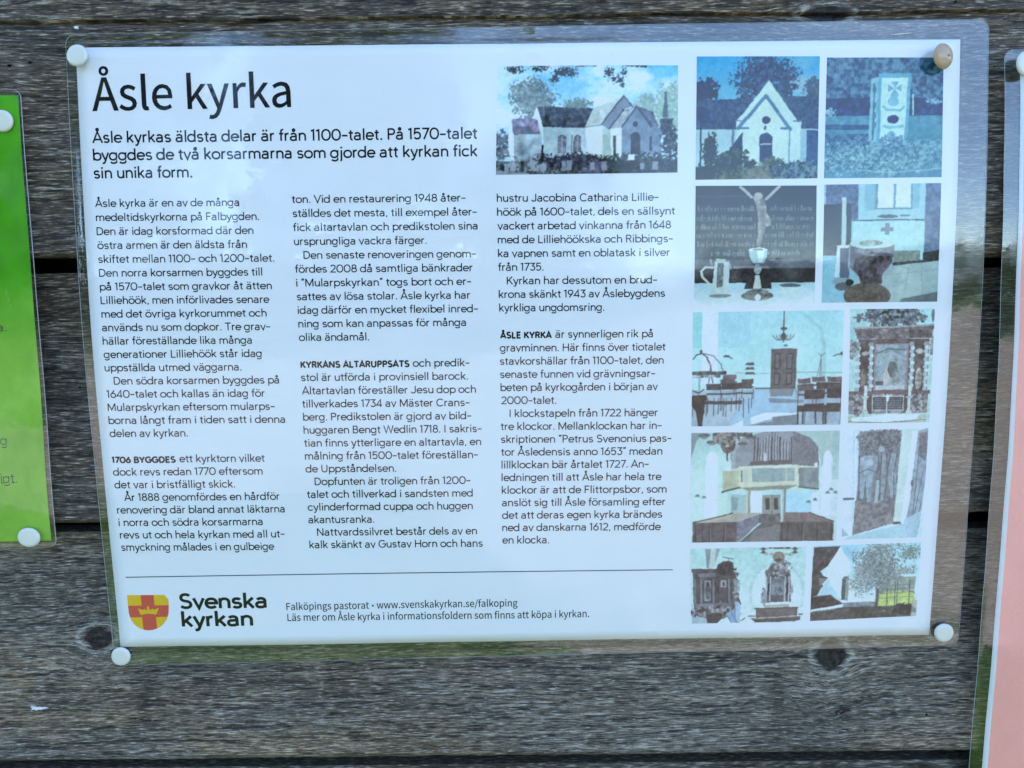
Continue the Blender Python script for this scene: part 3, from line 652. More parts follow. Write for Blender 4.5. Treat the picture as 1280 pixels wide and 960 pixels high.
# ------------------------------------------------------------------ laminated sheets
def corner_grid(c, ss, ts, rad, fn_n):
    """c: TL, TR, BR, BL in (u, v). returns (len(ts), len(ss), 3)"""
    c = [np.array(p, float) for p in c]
    Wd = np.linalg.norm(c[1] - c[0]); Hd = np.linalg.norm(c[3] - c[0])
    S_, T2 = np.meshgrid(ss, ts)
    x = S_ * Wd; y = T2 * Hd
    for (cx, cy, sx, sy) in ((0, 0, 1, 1), (Wd, 0, -1, 1), (Wd, Hd, -1, -1), (0, Hd, 1, -1)):
        dx = (x - cx) * sx; dy = (y - cy) * sy
        m = (dx < rad) & (dy < rad)
        ex = rad - dx; ey = rad - dy; r = np.hypot(ex, ey) + 1e-9; q = np.maximum(ex, ey) / r
        # squeeze the square corner into a quarter disc
        dx2 = rad - ex * q; dy2 = rad - ey * q
        x = np.where(m, cx + sx * dx2, x); y = np.where(m, cy + sy * dy2, y)
    S_ = (x / Wd)[..., None]; T2 = (y / Hd)[..., None]
    uv = (c[0] * (1 - S_) + c[1] * S_) * (1 - T2) + (c[3] * (1 - S_) + c[2] * S_) * T2
    n = fn_n(uv[..., 0], uv[..., 1])
    return np.concatenate([uv, n[..., None]], -1)
def dense(a, e, k1, k2): return np.concatenate([np.linspace(0, e, k1)[:-1], np.linspace(e, 1 - e, k2), np.linspace(1 - e, 1, k1)[1:]])
def make_film(root, c, paper, fn, rad=5.0, e=(.05, .07), k=(30, 64)):
    pu0, pu1, pv0, pv1 = paper
    def dist(u, v):
        return np.hypot(np.maximum(np.maximum(pu0 - u, u - pu1), 0), np.maximum(np.maximum(pv0 - v, v - pv1), 0))
    ss = dense(0, e[0], k[0], k[1]); ts = dense(0, e[1], k[0], k[1])
    fr = corner_grid(c, ss, ts, rad, lambda u, v: fn(u, v) + .36 - .24 * smooth((dist(u, v) - .4) / 3.6))
    bk = corner_grid(c, ss, ts, rad, lambda u, v: fn(u, v) - .30 + .10 * smooth((dist(u, v) - .6) / 2.6))
    ny, nx = fr.shape[:2]
    mesh('film', W3(fr).reshape(-1, 3), [f[::-1] for f in grid_faces(nx, ny)], root, [M_film], True)
    mesh('back_film', W3(bk).reshape(-1, 3), [f[::-1] for f in grid_faces(nx, ny)], root, [M_film2], True)
    idx = [(0, i) for i in range(nx)] + [(j, nx - 1) for j in range(1, ny)] + [(ny - 1, i) for i in range(nx - 2, -1, -1)] + [(j, 0) for j in range(ny - 2, 0, -1)]
    a = np.array([fr[i] for i in idx]); b = np.array([bk[i] for i in idx]); m = len(idx)
    v = np.concatenate([a + [0, 0, .01], b], 0)
    cen = v.mean(0); d = v - cen; d[:, 2] = 0; d /= np.linalg.norm(d, axis=1)[:, None]
    v = np.concatenate([v, v[:m] + d[:m] * .12 - [0, 0, .06]], 0)
    fs = [(i, (i + 1) % m, 2 * m + (i + 1) % m, 2 * m + i) for i in range(m)] + [(2 * m + i, 2 * m + (i + 1) % m, m + (i + 1) % m, m + i) for i in range(m)]
    mesh('film_edge', W3(v), fs, root, [M_film_rim], True)
def make_paper(root, c, fn, mt, nx=70, ny=60, name='paper', n0=0.0):
    g_ = corner_grid(c, np.linspace(0, 1, nx), np.linspace(0, 1, ny), .01, lambda u, v: fn(u, v) + n0)
    bk = g_.copy(); bk[..., 2] -= .14
    idx = [(0, i) for i in range(nx)] + [(j, nx - 1) for j in range(1, ny)] + [(ny - 1, i) for i in range(nx - 2, -1, -1)] + [(j, 0) for j in range(ny - 2, 0, -1)]
    f = [q[::-1] for q in grid_faces(nx, ny)] + grid_faces(nx, ny, nx * ny)
    for a in range(len(idx)):
        p, q = idx[a], idx[(a + 1) % len(idx)]; i, j = p[0] * nx + p[1], q[0] * nx + q[1]
        f.append((i, j, nx * ny + j, nx * ny + i))
    v = np.concatenate([g_.reshape(-1, 3), bk.reshape(-1, 3)], 0)
    return mesh(name, W3(v), f, root, [mt] if mt else [], True), g_

sheet = empty('information_sheet', world(0, 0, 0), 'large white laminated sheet headed "Åsle kyrka" with three text columns and eleven church pictures', 'notice')
C_paper = [(-210, 148.5), (210, 148.5), (210, -148.5), (-210, -148.5)]
make_paper(sheet, C_paper, bulge_main, M_paper)
C_film = [P(81.5, 43), P(1236.5, 24), P(1197.5, 806.5), P(143.5, 832)]
make_film(sheet, C_film, (-210, 210, -148.5, 148.5), bulge_main, e=(.055, .075))

pr = Print(); pr.text('Åsle kyrka', 115.5, 138.6, 364, 133.4, 62.5, gf=glyph_out); pr.make('headline', M_ink, sheet)
pr = Print()
for s_, x0, y0, x1, y1 in (('Åsle kyrkas äldsta delar är från 1100-talet. På 1570-talet', 115.5, 178.8, 596.5, 173.3), ('byggdes de två korsarmarna som gjorde att kyrkan fick', 116.5, 200.8, 597, 195.3), ('sin unika form.', 117.5, 223.2, 240.5, 221.7)):
    pr.text(s_, x0, y0, x1, y1, 20.2, .056)
pr.make('intro_text', M_ink, sheet)
COL = (
 ((258.8, 464.3, 12, 688.6), -.0075, (
  (0, 'Åsle kyrka är en av de många', 119, 299), (1, 'medeltidskyrkorna på Falbygden.', 120, 324), (2, 'Den är idag korsformad där den', 121, 317), (3, 'östra armen är den äldsta från', 122, 309),
  (4, 'skiftet mellan 1100- och 1200-talet.', 123, 343), (5, 'Den norra korsarmen byggdes till', 124, 328), (6, 'på 1570-talet som gravkor åt ätten', 125, 340), (7, 'Lilliehöök, men införlivades senare', 126, 337),
  (8, 'med det övriga kyrkorummet och', 127, 333.5), (9, 'används nu som dopkor. Tre grav-', 127.6, 338), (10, 'hällar föreställande lika många', 128.6, 315), (11, 'generationer Lilliehöök står idag', 129.8, 327.4),
  (12, 'uppställda utmed väggarna.', 131, 302), (13, 'Den södra korsarmen byggdes på', 142.5, 349), (14, '1640-talet och kallas än idag för', 133.5, 331), (15, 'Mularpskyrkan eftersom mularps-', 135, 343.5),
  (16, 'borna långt fram i tiden satt i denna', 136, 356.5), (17, 'delen av kyrkan.', 137.3, 235), (19, 'ett kyrktorn vilket', 224.5, 331), (20, 'dock revs redan 1770 eftersom', 141.5, 328.5),
  (21, 'det var i bristfälligt skick.', 143.3, 294), (22, 'År 1888 genomfördes en hårdför', 155.5, 349.5), (23, 'renovering där bland annat läktarna', 146.6, 356), (24, 'i norra och södra korsarmarna', 148.5, 328.5),
  (25, 'revs ut och hela kyrkan med all ut-', 150.2, 356), (26, 'smyckning målades i en gulbeige', 152, 343)),
  ((19, '1706 BYGGDES', 140, 220),)),
 ((253.8, 476.4, 13, 685.4), -.0095, (
  (0, 'ton. Vid en restaurering 1948 åter-', 365, 582), (1, 'ställdes det mesta, till exempel åter-', 366, 596), (2, 'fick altartavlan och predikstolen sina', 366.6, 597), (3, 'ursprungliga vackra färger.', 367.5, 533.5),
  (4, 'Den senaste renoveringen genom-', 379.5, 594.8), (5, 'fördes 2008 då samtliga bänkrader', 369, 590.6), (6, 'i \u201dMularpskyrkan\u201d togs bort och er-', 370.3, 589), (7, 'sattes av lösa stolar. Åsle kyrka har', 371.2, 587.5),
  (8, 'idag därför en mycket flexibel inred-', 372.2, 597.5), (9, 'ning som kan anpassas för många', 373, 582.5), (10, 'olika ändamål.', 373.8, 461.5), (12, 'och predik-', 516, 587),
  (13, 'stol är utförda i provinsiell barock.', 376.5, 585), (14, 'Altartavlan föreställer Jesu dop och', 377.5, 595), (15, 'tillverkades 1734 av Mäster Crans-', 378, 587), (16, 'berg. Predikstolen är gjord av bild-', 379, 589),
  (17, 'huggaren Bengt Wedlin 1718. I sakris-', 379.6, 602), (18, 'tian finns ytterligare en altartavla, en', 380.5, 601.5), (19, 'målning från 1500-talet föreställan-', 381.3, 597.5), (20, 'de Uppståndelsen.', 382, 495.5),
  (21, 'Dopfunten är troligen från 1200-', 393.5, 588), (22, 'talet och tillverkad i sandsten med', 384, 591), (23, 'cylinderformad cuppa och huggen', 384.8, 591), (24, 'akantusranka.', 385.5, 468),
  (25, 'Nattvardssilvret består dels av en', 396.5, 596.3), (26, 'kalk skänkt av Gustav Horn och hans', 387, 603.5)),
  ((12, 'KYRKANS ALTARUPPSATS', 375.7, 512),)),
 ((252.3, 472.5, 13, 679.5), -.0075, (
  (0, 'hustru Jacobina Catharina Lillie-', 621, 823), (1, 'höök på 1600-talet, dels en sällsynt', 621.3, 843.5), (2, 'vackert arbetad vinkanna från 1648', 621.8, 838.8), (3, 'med de Lilliehöökska och Ribbings-', 622.2, 841),
  (4, 'ka vapnen samt en oblatask i silver', 622.5, 837), (5, 'från 1735.', 622.8, 679.5), (6, 'Kyrkan har dessutom en brud-', 633.5, 821.3), (7, 'krona skänkt 1943 av Åslebygdens', 623.5, 831.2),
  (8, 'kyrkliga ungdomsring.', 624, 755.4), (10, 'är synnerligen rik på', 694, 816), (11, 'gravminnen. Här finns över tiotalet', 624.6, 831.7), (12, 'stavkorshällar från 1100-talet, den', 625, 829.5),
  (13, 'senaste funnen vid grävningsar-', 625.2, 818.8), (14, 'beten på kyrkogården i början av', 625.6, 822.4), (15, '2000-talet.', 625.8, 695.4), (16, 'I klockstapeln från 1722 hänger', 637, 822),
  (17, 'tre klockor. Mellanklockan har in-', 626, 827), (18, 'skriptionen \u201dPetrus Svenonius pas-', 626.3, 839.2), (19, 'tor Åsledensis anno 1653\u201d medan', 626.5, 828), (20, 'lillklockan bär årtalet 1727. An-', 626.9, 810.8),
  (21, 'ledningen till att Åsle har hela tre', 627, 826.9), (22, 'klockor är att de Flittorpsbor, som', 627.2, 833.2), (23, 'anslöt sig till Åsle församling efter', 627.3, 831.3), (24, 'det att deras egen kyrka brändes', 627.5, 827.7),
  (25, 'ned av danskarna 1612, medförde', 627.8, 826), (26, 'en klocka.', 628, 686.5)),
  ((10, 'ÅSLE KYRKA', 625, 690),)),
)
LAB = ('left text column', 'middle text column', 'right text column')
for ci, ((b0, b1, nm, b2), sl_, lines, bolds) in enumerate(COL):
    cc = ((b2 - b1) / (26 - nm) - (b1 - b0) / nm) / 26
    yb = lambda n: b0 + (b1 - b0) / nm * n + cc * n * (n - nm)
    pr = Print(); xb = {0: 119, 1: 365, 2: 620}[ci]
    emf = lambda n: 13.9 - .022 * n
    for n, s_, x0, x1 in lines:
        xl = {0: 119 + n * 1.2, 1: 365 + n * .85, 2: 620.5 + n * .3}[ci]
        pr.text(s_, x0, yb(n) + sl_ * (x0 - xl), x1, yb(n) + sl_ * (x1 - xl), emf(n), .051)
    for n, s_, x0, x1 in bolds:
        pr.text(s_, x0, yb(n) + sl_ * (x0 - x0), x1, yb(n) + sl_ * (x1 - x0), emf(n) * (.80 if ci else .76), .098, track=.045)
    pr.make('text_column', M_ink, sheet, LAB[ci])

# footer
pr = Print()
top = [(157 + (841 - 157) * i / 24, 721.0 + (711.6 - 721.0) * i / 24 - .6 * math.sin(i / 24 * math.pi)) for i in range(25)]
for i in range(24): pr.poly([top[i], top[i + 1], (top[i + 1][0], top[i + 1][1] + 1.15), (top[i][0], top[i][1] + 1.15)])
pr.make('rule_line', M_ink2, sheet)
pr = Print()
pr.text('Falköpings pastorat \u2022 www.svenskakyrkan.se/falkoping', 358.2, 762.6, 647, 757.8, 13.4, gf=glyph_out)
pr.text('Läs mer om Åsle kyrka i informationsfoldern som finns att köpa i kyrkan.', 359.5, 776.2, 736.5, 771.2, 13.4, gf=glyph_out)
pr.make('footer_text', M_ink, sheet)
pr = Print()
pr.text('Svenska', 225.2, 760.6, 333.6, 759.6, 26.0, .068); pr.text('kyrkan', 227.5, 783.2, 316.8, 782, 26.0, .068)
pr.make('emblem_lettering', M_ink, sheet, 'church name in bold letters beside the shield')
# shield: sides straight down, round foot
sh = [(158.8, 743.9), (210.2, 743.6), (211.0, 757)]
for i in range(15):
    a = i / 14 * math.pi
    sh.append((186.0 + 24.9 * math.cos(a) * (1 - .0 * i), 763.5 + 24.4 * math.sin(a)))
sh += [(160.0, 757)]
EU, EV = P(185.5, 765)
e0 = float(bulge_main(EU, EV)); eu = (float(bulge_main(EU + 6, EV)) - float(bulge_main(EU - 6, EV))) / 12; ev = (float(bulge_main(EU, EV + 6)) - float(bulge_main(EU, EV - 6))) / 12
flatE = lambda u, v: e0 + eu * (u - EU) + ev * (v - EV)
pr = Print(flatE, .10); pr.poly(sh); em_ = pr.make('emblem', M_yel, sheet, 'yellow and red shield')
pr = Print(flatE, .14)
pr.poly([(175.9, 743.8), (192.0, 743.7), (193.2, 756.7), (210.9, 756.4), (210.7, 767), (209.0, 771.0), (195.0, 771.2), (196.5, 785.2), (192, 787.1), (186, 787.9), (179.5, 787.1), (177.8, 771.4), (162.8, 771.7), (161.0, 766), (160.1, 757.1), (177.2, 756.9)])
cx_ = pr.make('cross', M_red, em_)
pr = Print(flatE, .18)
pr.poly([(176, 768.6), (172.7, 760.3), (179, 762.6), (180.3, 760.8), (183.2, 762.8), (184.4, 760.6), (183.4, 759.6), (184.6, 759), (184.4, 757.6), (186.2, 757.6), (186.1, 759), (187.4, 759.5), (186.4, 760.6), (187.8, 762.7), (190.8, 760.4), (192.3, 762.2), (198.7, 759.6), (195.6, 768.3), (192, 767.4), (186, 767.0), (180, 767.6)])
pr.make('crown', M_yel, em_)
for a in ((sheet, 0),): pass

# ------------------------------------------------------------------ the eleven printed pictures (flat colour print on the paper)
PAPER_LIN = srgb((206, 227, 244))
class Pic:
    def __init__(s, x0, y0, x1, y1, base, seed=1, res=300):
        s.x0, s.y0, s.x1, s.y1 = x0, y0, x1, y1
        s.w = res; s.h = int(res * (y1 - y0) / (x1 - x0))
        s.X, s.Y = np.meshgrid(x0 + (np.arange(s.w) + .5) / s.w * (x1 - x0), y0 + (np.arange(s.h) + .5) / s.h * (y1 - y0))
        s.a = np.zeros((s.h, s.w, 3)) + np.array(base, float); s.seed = seed
        s.u = (x1 - x0) / 20.0
    def nz(s, k, ky=None, o=3, sd=0):
        ky = ky or k
        return fbm((s.X - s.x0) / (s.x1 - s.x0) * k, (s.Y - s.y0) / (s.x1 - s.x0) * ky, s.seed * 7 + sd, o)
    def put(s, m, c, al=1.0):
        m = (m.astype(float) * al)[..., None] if not isinstance(al, np.ndarray) else (m * al)[..., None]
        s.a = s.a * (1 - m) + m * (np.array(c, float) if not callable(c) else c)
    def mask(s, pts):
        m = np.zeros(s.X.shape, bool); n = len(pts); j = n - 1
        for i in range(n):
            xi, yi = pts[i]; xj, yj = pts[j]
            if yi != yj:
                m ^= ((yi > s.Y) != (yj > s.Y)) & (s.X < (xj - xi) * (s.Y - yi) / (yj - yi) + xi)
            j = i
        return m
    def poly(s, pts, c, al=1.0, tex=0.0, k=60, c2=None):
        m = s.mask(pts).astype(float)
        s._fill(m, c, al, tex, k, c2)
    def _fill(s, m, c, al, tex, k, c2):
        col = np.zeros(s.a.shape) + np.array(c, float)
        if c2 is not None:
            t = np.clip((s.nz(k, sd=3) - .5) * 2.4 + .5, 0, 1)[..., None]; col = col * (1 - t) + np.array(c2, float) * t
        if tex: col = col * (1 + tex * 2.5 * (s.nz(k, sd=1) - .5)[..., None])
        m = (m * al)[..., None]; s.a = s.a * (1 - m) + m * col
    def rect(s, x0, y0, x1, y1, c, **k): s.poly([(x0, y0), (x1, y0), (x1, y1), (x0, y1)], c, **k)
    def ell(s, cx, cy, rx, ry, c, al=1.0, tex=0., k=60, c2=None, soft=0.0):
        r = ((s.X - cx) / rx) ** 2 + ((s.Y - cy) / ry) ** 2
        m = (r < 1).astype(float) if not soft else np.clip((1 - r) / soft, 0, 1)
        s._fill(m, c, al, tex, k, c2)
    def line(s, pts, w, c, al=1.0):
        for (ax_, ay), (bx, by) in zip(pts[:-1], pts[1:]):
            dx, dy = bx - ax_, by - ay; l2 = dx * dx + dy * dy + 1e-9
            t = np.clip(((s.X - ax_) * dx + (s.Y - ay) * dy) / l2, 0, 1)
            d = np.hypot(s.X - ax_ - t * dx, s.Y - ay - t * dy)
            s.put(np.clip(w / 2 - d + .5 * (s.x1 - s.x0) / s.w, 0, (s.x1 - s.x0) / s.w) / ((s.x1 - s.x0) / s.w), c, al)
    def foliage(s, cx, cy, rx, ry, c, c2, dens=.55, k=38, al=.95):
        r = np.sqrt(((s.X - cx) / rx) ** 2 + ((s.Y - cy) / ry) ** 2) + (s.nz(9, sd=4) - .5) * .9
        n_ = s.nz(k * 1.5, sd=5, o=4)
        m = smooth((n_ - (.24 + .30 * np.clip(r, 0, 3) ** 2 + (.6 - dens) * .45)) / .07) * (r < 1.25)
        s._fill(m, c, al, 0, k * 1.3, c2)
    def vgrad(s, y0, c0, y1, c1, m=None):
        t = np.clip((s.Y - y0) / (y1 - y0), 0, 1)[..., None]; col = np.array(c0, float) * (1 - t) + np.array(c1, float) * t
        m = np.ones(s.X.shape) if m is None else m.astype(float)
        s.a = s.a * (1 - m[..., None]) + col * m[..., None]
    def wave(s, amp=2.0):      # slight unevenness so no edge is ruler straight
        dx = (s.nz(14, sd=30) - .5) * amp * 2; dy = (s.nz(14, sd=31) - .5) * amp * 2
        xi = np.clip(np.arange(s.w)[None, :] + dx, 0, s.w - 1).astype(int); yi = np.clip(np.arange(s.h)[:, None] + dy, 0, s.h - 1).astype(int)
        s.a = s.a[yi, xi]
    def done(s, grain=7, wave=1.5, hi=70, contrast=8):
        s.wave(wave)
        a = s.a + contrast * 2.3 * (s.nz(30, sd=40, o=4)[..., None] - .5) + grain * 2.2 * (s.nz(hi, sd=41)[..., None] - .5) + 16 * (s.nz(5, sd=44)[..., None] - .5)
        k = np.array([.22, .56, .22])
        for ax_ in (0, 1):
            p = np.pad(a, [(1, 1) if i == ax_ else (0, 0) for i in range(3)], 'edge')
            sl0 = [slice(None)] * 3
            def g(o):
                q = list(sl0); q[ax_] = slice(o, o + a.shape[ax_]); return p[tuple(q)]
            a = k[0] * g(0) + k[1] * g(1) + k[2] * g(2)
        a = a + rng.normal(size=a.shape[:2] + (1,)) * 3.0
        return np.clip(a, 2, 252)

PICS = []
def reg(label, corners, pic, refl, **k):
    a = pic.done(**k); g = a.mean(-1, keepdims=True); s = .90 if refl > .7 else .86      # slightly muted colours
    a = g + (a - g) * s
    if refl < .6: a = np.clip(140 + (a - 140) * 1.16, 6, 250)
    PICS.append((label, corners, a, refl))

# 1 large view of the church from the churchyard
p = Pic(98, 106, 1218, 774, (110, 190, 235), 1, 420)
p.vgrad(106, (95, 185, 235), 420, (165, 215, 240))
cl = p.nz(3.2, 6, 4); p.put(np.clip((cl - .42) * 5, 0, 1) * (p.Y < 480), (198, 226, 240), .85)
p.ell(985, 175, 90, 40, (215, 235, 245), al=.8, soft=.8); p.ell(740, 330, 110, 40, (205, 230, 240), al=.8, soft=.8)
p.foliage(330, 320, 125, 120, (88, 118, 128), (130, 160, 158), .85, 60); p.foliage(580, 345, 90, 40, (90, 130, 130), (120, 155, 150), .7, 60)
p.foliage(1015, 350, 90, 75, (120, 165, 165), (150, 190, 180), .7, 60); p.foliage(1160, 380, 90, 140, (125, 170, 160), (150, 190, 180), .75, 60)
p.foliage(120, 580, 70, 110, (70, 85, 110), (120, 140, 165), .6, 50)
for cx, cy, rx, ry in ((210, 130, 60, 25), (350, 122, 60, 22), (520, 145, 75, 40), (455, 190, 35, 22), (790, 150, 30, 45), (840, 190, 45, 30), (880, 150, 20, 30), (1000, 112, 40, 12), (660, 108, 60, 6), (870, 225, 18, 18), (930, 108, 60, 6)):
    p.foliage(cx, cy, rx, ry, (38, 58, 62), (60, 80, 80), .50, 85)
p.poly([(190, 430), (350, 430), (370, 525), (200, 530)], (130, 135, 170), tex=.25, k=40, c2=(150, 150, 185))
p.poly([(200, 480), (300, 470), (340, 525), (200, 530)], (88, 95, 125), al=.6)
p.poly([(180, 430), (205, 530), (215, 690), (185, 690), (168, 560)], (205, 225, 235))
p.poly([(203, 528), (372, 522), (385, 690), (212, 690)], (128, 158, 180), tex=.2, k=18, c2=(160, 188, 205))
p.poly([(342, 352), (395, 490), (395, 580), (372, 520), (350, 440), (325, 425)], (195, 222, 232))
p.poly([(345, 353), (695, 370), (640, 487), (385, 482)], (62, 78, 100), tex=.3, k=50, c2=(85, 100, 125))
p.poly([(385, 484), (645, 487), (660, 680), (385, 690)], (178, 208, 218), c2=(150, 182, 200), k=14)
p.poly([(695, 372), (880, 292), (745, 470), (640, 488)], (168, 195, 200), tex=.06)
p.poly([(645, 488), (752, 480), (755, 680), (668, 685)], (208, 228, 228)); p.poly([(752, 475), (800, 478), (805, 680), (755, 670)], (155, 190, 195))
p.poly([(880, 290), (935, 358), (880, 372), (785, 495), (745, 468)], (112, 135, 160)); p.line([(880, 290), (745, 468)], 9, (72, 88, 105)); p.line([(880, 290), (938, 362)], 9, (78, 95, 112))
p.poly([(880, 378), (960, 356), (870, 485), (785, 495)], (120, 140, 160), c2=(160, 180, 190), k=50); p.line([(790, 495), (882, 376)], 8, (60, 75, 92))
p.poly([(960, 355), (1050, 470), (1110, 490), (1115, 660), (870, 660), (868, 485)], (112, 142, 168), tex=.08, k=20)
p.poly([(970, 358), (1000, 372), (1060, 390), (1100, 480), (1048, 490)], (95, 115, 145), tex=.2); p.line([(868, 485), (960, 357), (1050, 488)], 9, (72, 90, 112))
p.poly([(800, 495), (868, 488), (870, 670), (805, 675)], (192, 216, 216)); p.line([(745, 470), (640, 488)], 5, (110, 130, 140))
for x, yt, w in ((502, 535, 26), (598, 535, 24)):
    p.ell(x, yt + 22, w, 26, (98, 115, 140)); p.rect(x - w, yt + 20, x + w, 640, (98, 112, 135), c2=(130, 145, 168), k=40)
    p.line([(x, yt + 5), (x, 635)], 4, (160, 175, 190))
p.rect(556, 530, 568, 670, (120, 145, 160)); p.rect(817, 540, 834, 668, (70, 85, 100)); p.ell(952, 466, 16, 18, (68, 82, 105)); p.rect(1040, 545, 1056, 635, (68, 85, 110))
p.ell(952, 550, 30, 34, (58, 72, 88)); p.rect(924, 548, 984, 660, (58, 70, 82))
p.poly([(1133, 270), (1145, 270), (1155, 430), (1122, 430)], (85, 110, 130)); p.poly([(1105, 435), (1185, 435), (1180, 520), (1112, 520)], (72, 90, 110), tex=.3)
p.foliage(1165, 590, 60, 110, (48, 65, 80), (90, 110, 120), .7, 60)
p.rect(98, 690, 1218, 774, (60, 78, 92), c2=(95, 110, 130), k=50)
p.foliage(290, 720, 200, 55, (95, 110, 130), (150, 170, 185), .6, 70); p.foliage(600, 690, 230, 45, (55, 62, 95), (85, 92, 125), .75, 60)
p.foliage(950, 710, 280, 60, (45, 62, 72), (70, 92, 100), .8, 70); p.foliage(710, 730, 70, 40, (120, 118, 165), (90, 95, 130), .75, 60)
for i, x in enumerate((125, 150, 185, 250, 310, 372, 430, 500, 530, 600, 675, 745, 925, 985, 1060, 1165)):
    h = 34 + (i * 37 % 30); p.rect(x, 745 - h, x + 20 + i % 3 * 8, 750, (150, 172, 188) if i % 3 else (60, 72, 92), al=.75)
p.poly([(98, 745), (300, 765), (300, 774), (98, 774)], (130, 150, 170)); p.rect(910, 655, 948, 688, (200, 220, 225)); p.rect(375, 590, 388, 700, (50, 60, 85))
reg('largest picture, white church seen across the churchyard', ((621.6, 82.3), (847.6, 81.6), (846.8, 215.7), (619.9, 218.5)), p, .4, contrast=10, grain=12)

# 2 gable of the church under a dark tree
p = Pic(55, 60, 925, 925, (75, 175, 235), 2)
p.vgrad(60, (70, 175, 238), 350, (110, 195, 238)); p.ell(800, 260, 160, 90, (150, 200, 225), al=.8, soft=.9); p.ell(800, 100, 120, 60, (120, 200, 230), al=.6, soft=.9)
p.foliage(545, 250, 215, 235, (62, 92, 135), (85, 120, 165), .78, 40); p.foliage(120, 310, 85, 85, (60, 88, 130), (70, 100, 145), .95, 30); p.foliage(890, 290, 75, 70, (78, 110, 150), (95, 125, 165), .8, 40)
p.poly([(55, 362), (470, 358), (340, 570), (55, 572)], (78, 112, 158), tex=.12, k=70); p.poly([(660, 340), (925, 340), (925, 572), (800, 572)], (80, 115, 160), tex=.12, k=70)
p.rect(55, 572, 925, 835, (165, 215, 235)); p.poly([(568, 228), (770, 512), (800, 520), (800, 805), (340, 805), (340, 515)], (185, 232, 240))
p.line([(352, 565), (545, 335), (722, 570)], 24, (95, 145, 190)); p.poly([(365, 590), (545, 355), (710, 590), (715, 812), (378, 812)], (190, 235, 240))
p.rect(345, 556, 430, 570, (92, 140, 185)); p.rect(650, 556, 735, 570, (92, 140, 185)); p.rect(740, 510, 800, 522, (100, 148, 190)); p.rect(330, 510, 385, 520, (100, 148, 190))
p.ell(551, 506, 30, 28, (68, 105, 150)); p.ell(543, 562, 10, 16, (85, 120, 160)); p.ell(551, 640, 47, 44, (70, 108, 158)); p.rect(505, 640, 597, 800, (72, 105, 150)); p.rect(512, 672, 592, 680, (170, 215, 230))
p.poly([(385, 590), (385, 830), (205, 830)], (62, 100, 150)); p.foliage(160, 720, 52, 125, (45, 72, 80), (80, 110, 120), .9, 45); p.rect(84, 420, 96, 860, (55, 85, 130)); p.foliage(100, 470, 45, 50, (60, 92, 140), (70, 100, 150), .8)
p.rect(835, 580, 925, 880, (70, 115, 170), tex=.1); p.rect(795, 580, 838, 795, (150, 205, 230)); p.rect(712, 570, 722, 810, (110, 160, 195)); p.rect(308, 575, 326, 680, (100, 140, 180))
p.rect(55, 830, 925, 925, (75, 105, 120), c2=(110, 140, 150), k=30); p.foliage(330, 800, 110, 90, (40, 65, 75), (95, 130, 145), .8, 35); p.foliage(120, 880, 90, 60, (40, 62, 60), (90, 115, 105), .8, 40)
p.foliage(450, 810, 40, 30, (45, 68, 75), (60, 90, 95), .9); p.foliage(600, 810, 90, 45, (70, 100, 110), (110, 140, 150), .85, 40); p.foliage(780, 860, 200, 60, (60, 95, 140), (120, 165, 195), .8, 40)
p.poly([(430, 850), (570, 850), (600, 925), (400, 925)], (120, 140, 155), tex=.1)
reg('white gable of the church under a dark tree', ((871, 70.6), (1024.8, 70.3), (1021.8, 222.8), (869.2, 224.8)), p, 1.3)

# 3 runestone-like painted slab among flowers
p = Pic(65, 66, 895, 915, (75, 120, 170), 3)
p.rect(0, 66, 895, 480, (68, 110, 160), c2=(105, 160, 200), k=34); p.rect(0, 350, 895, 475, (65, 105, 160), tex=.15, k=30); p.rect(0, 475, 895, 640, (105, 175, 210), c2=(90, 155, 195), k=20); p.rect(0, 535, 380, 570, (72, 120, 170)); p.rect(640, 545, 895, 640, (90, 160, 195), al=.7)
p.rect(0, 640, 895, 850, (88, 145, 190), c2=(130, 195, 220), k=36); p.rect(0, 600, 380, 850, (100, 155, 195), c2=(70, 115, 165), k=40); p.rect(0, 850, 895, 915, (95, 160, 200), tex=.06)
p.foliage(440, 770, 420, 110, (80, 135, 180), (145, 210, 228), .75, 44); p.line([(300, 855), (500, 875), (895, 850)], 5, (165, 220, 235))
p.poly([(380, 215), (432, 205), (430, 665), (372, 650)], (140, 205, 232)); p.line([(405, 250), (400, 640)], 12, (85, 140, 180)); 
for y in (290, 400, 470, 540): p.ell(408, y, 14, 25, (95, 150, 190))
p.poly([(432, 178), (667, 178), (640, 690), (428, 670)], (105, 185, 222)); p.poly([(455, 208), (640, 208), (620, 690), (450, 680)], (180, 235, 245))
for a in range(4):
    c, s_ = math.cos(a * math.pi / 2), math.sin(a * math.pi / 2)
    p.poly([(548, 280), (548 + 48 * c - 28 * s_, 280 + 48 * s_ + 28 * c), (548 + 48 * c + 28 * s_, 280 + 48 * s_ - 28 * c)], (115, 185, 215))
p.ell(540, 375, 38, 36, (120, 195, 225)); p.ell(548, 332, 28, 18, (120, 190, 220)); p.ell(540, 500, 42, 30, (62, 100, 158)); p.line([(470, 410), (500, 435), (590, 435), (615, 410)], 16, (125, 195, 220)); p.line([(480, 545), (520, 560), (610, 545)], 20, (130, 200, 225)); p.ell(530, 610, 30, 28, (120, 190, 220))
p.rect(674, 320, 684, 470, (165, 220, 240)); p.foliage(560, 680, 110, 80, (75, 125, 175), (130, 195, 225), .7, 44)
p.foliage(820, 375, 60, 25, (150, 210, 235), (120, 180, 215), .45, 40); p.foliage(100, 450, 45, 30, (160, 215, 235), (120, 180, 215), .5, 40)
reg('painted stone slab standing in a flower bed', ((1033.8, 72), (1179.4, 72), (1176.9, 221.5), (1029.9, 222.9)), p, 1.3, contrast=14)

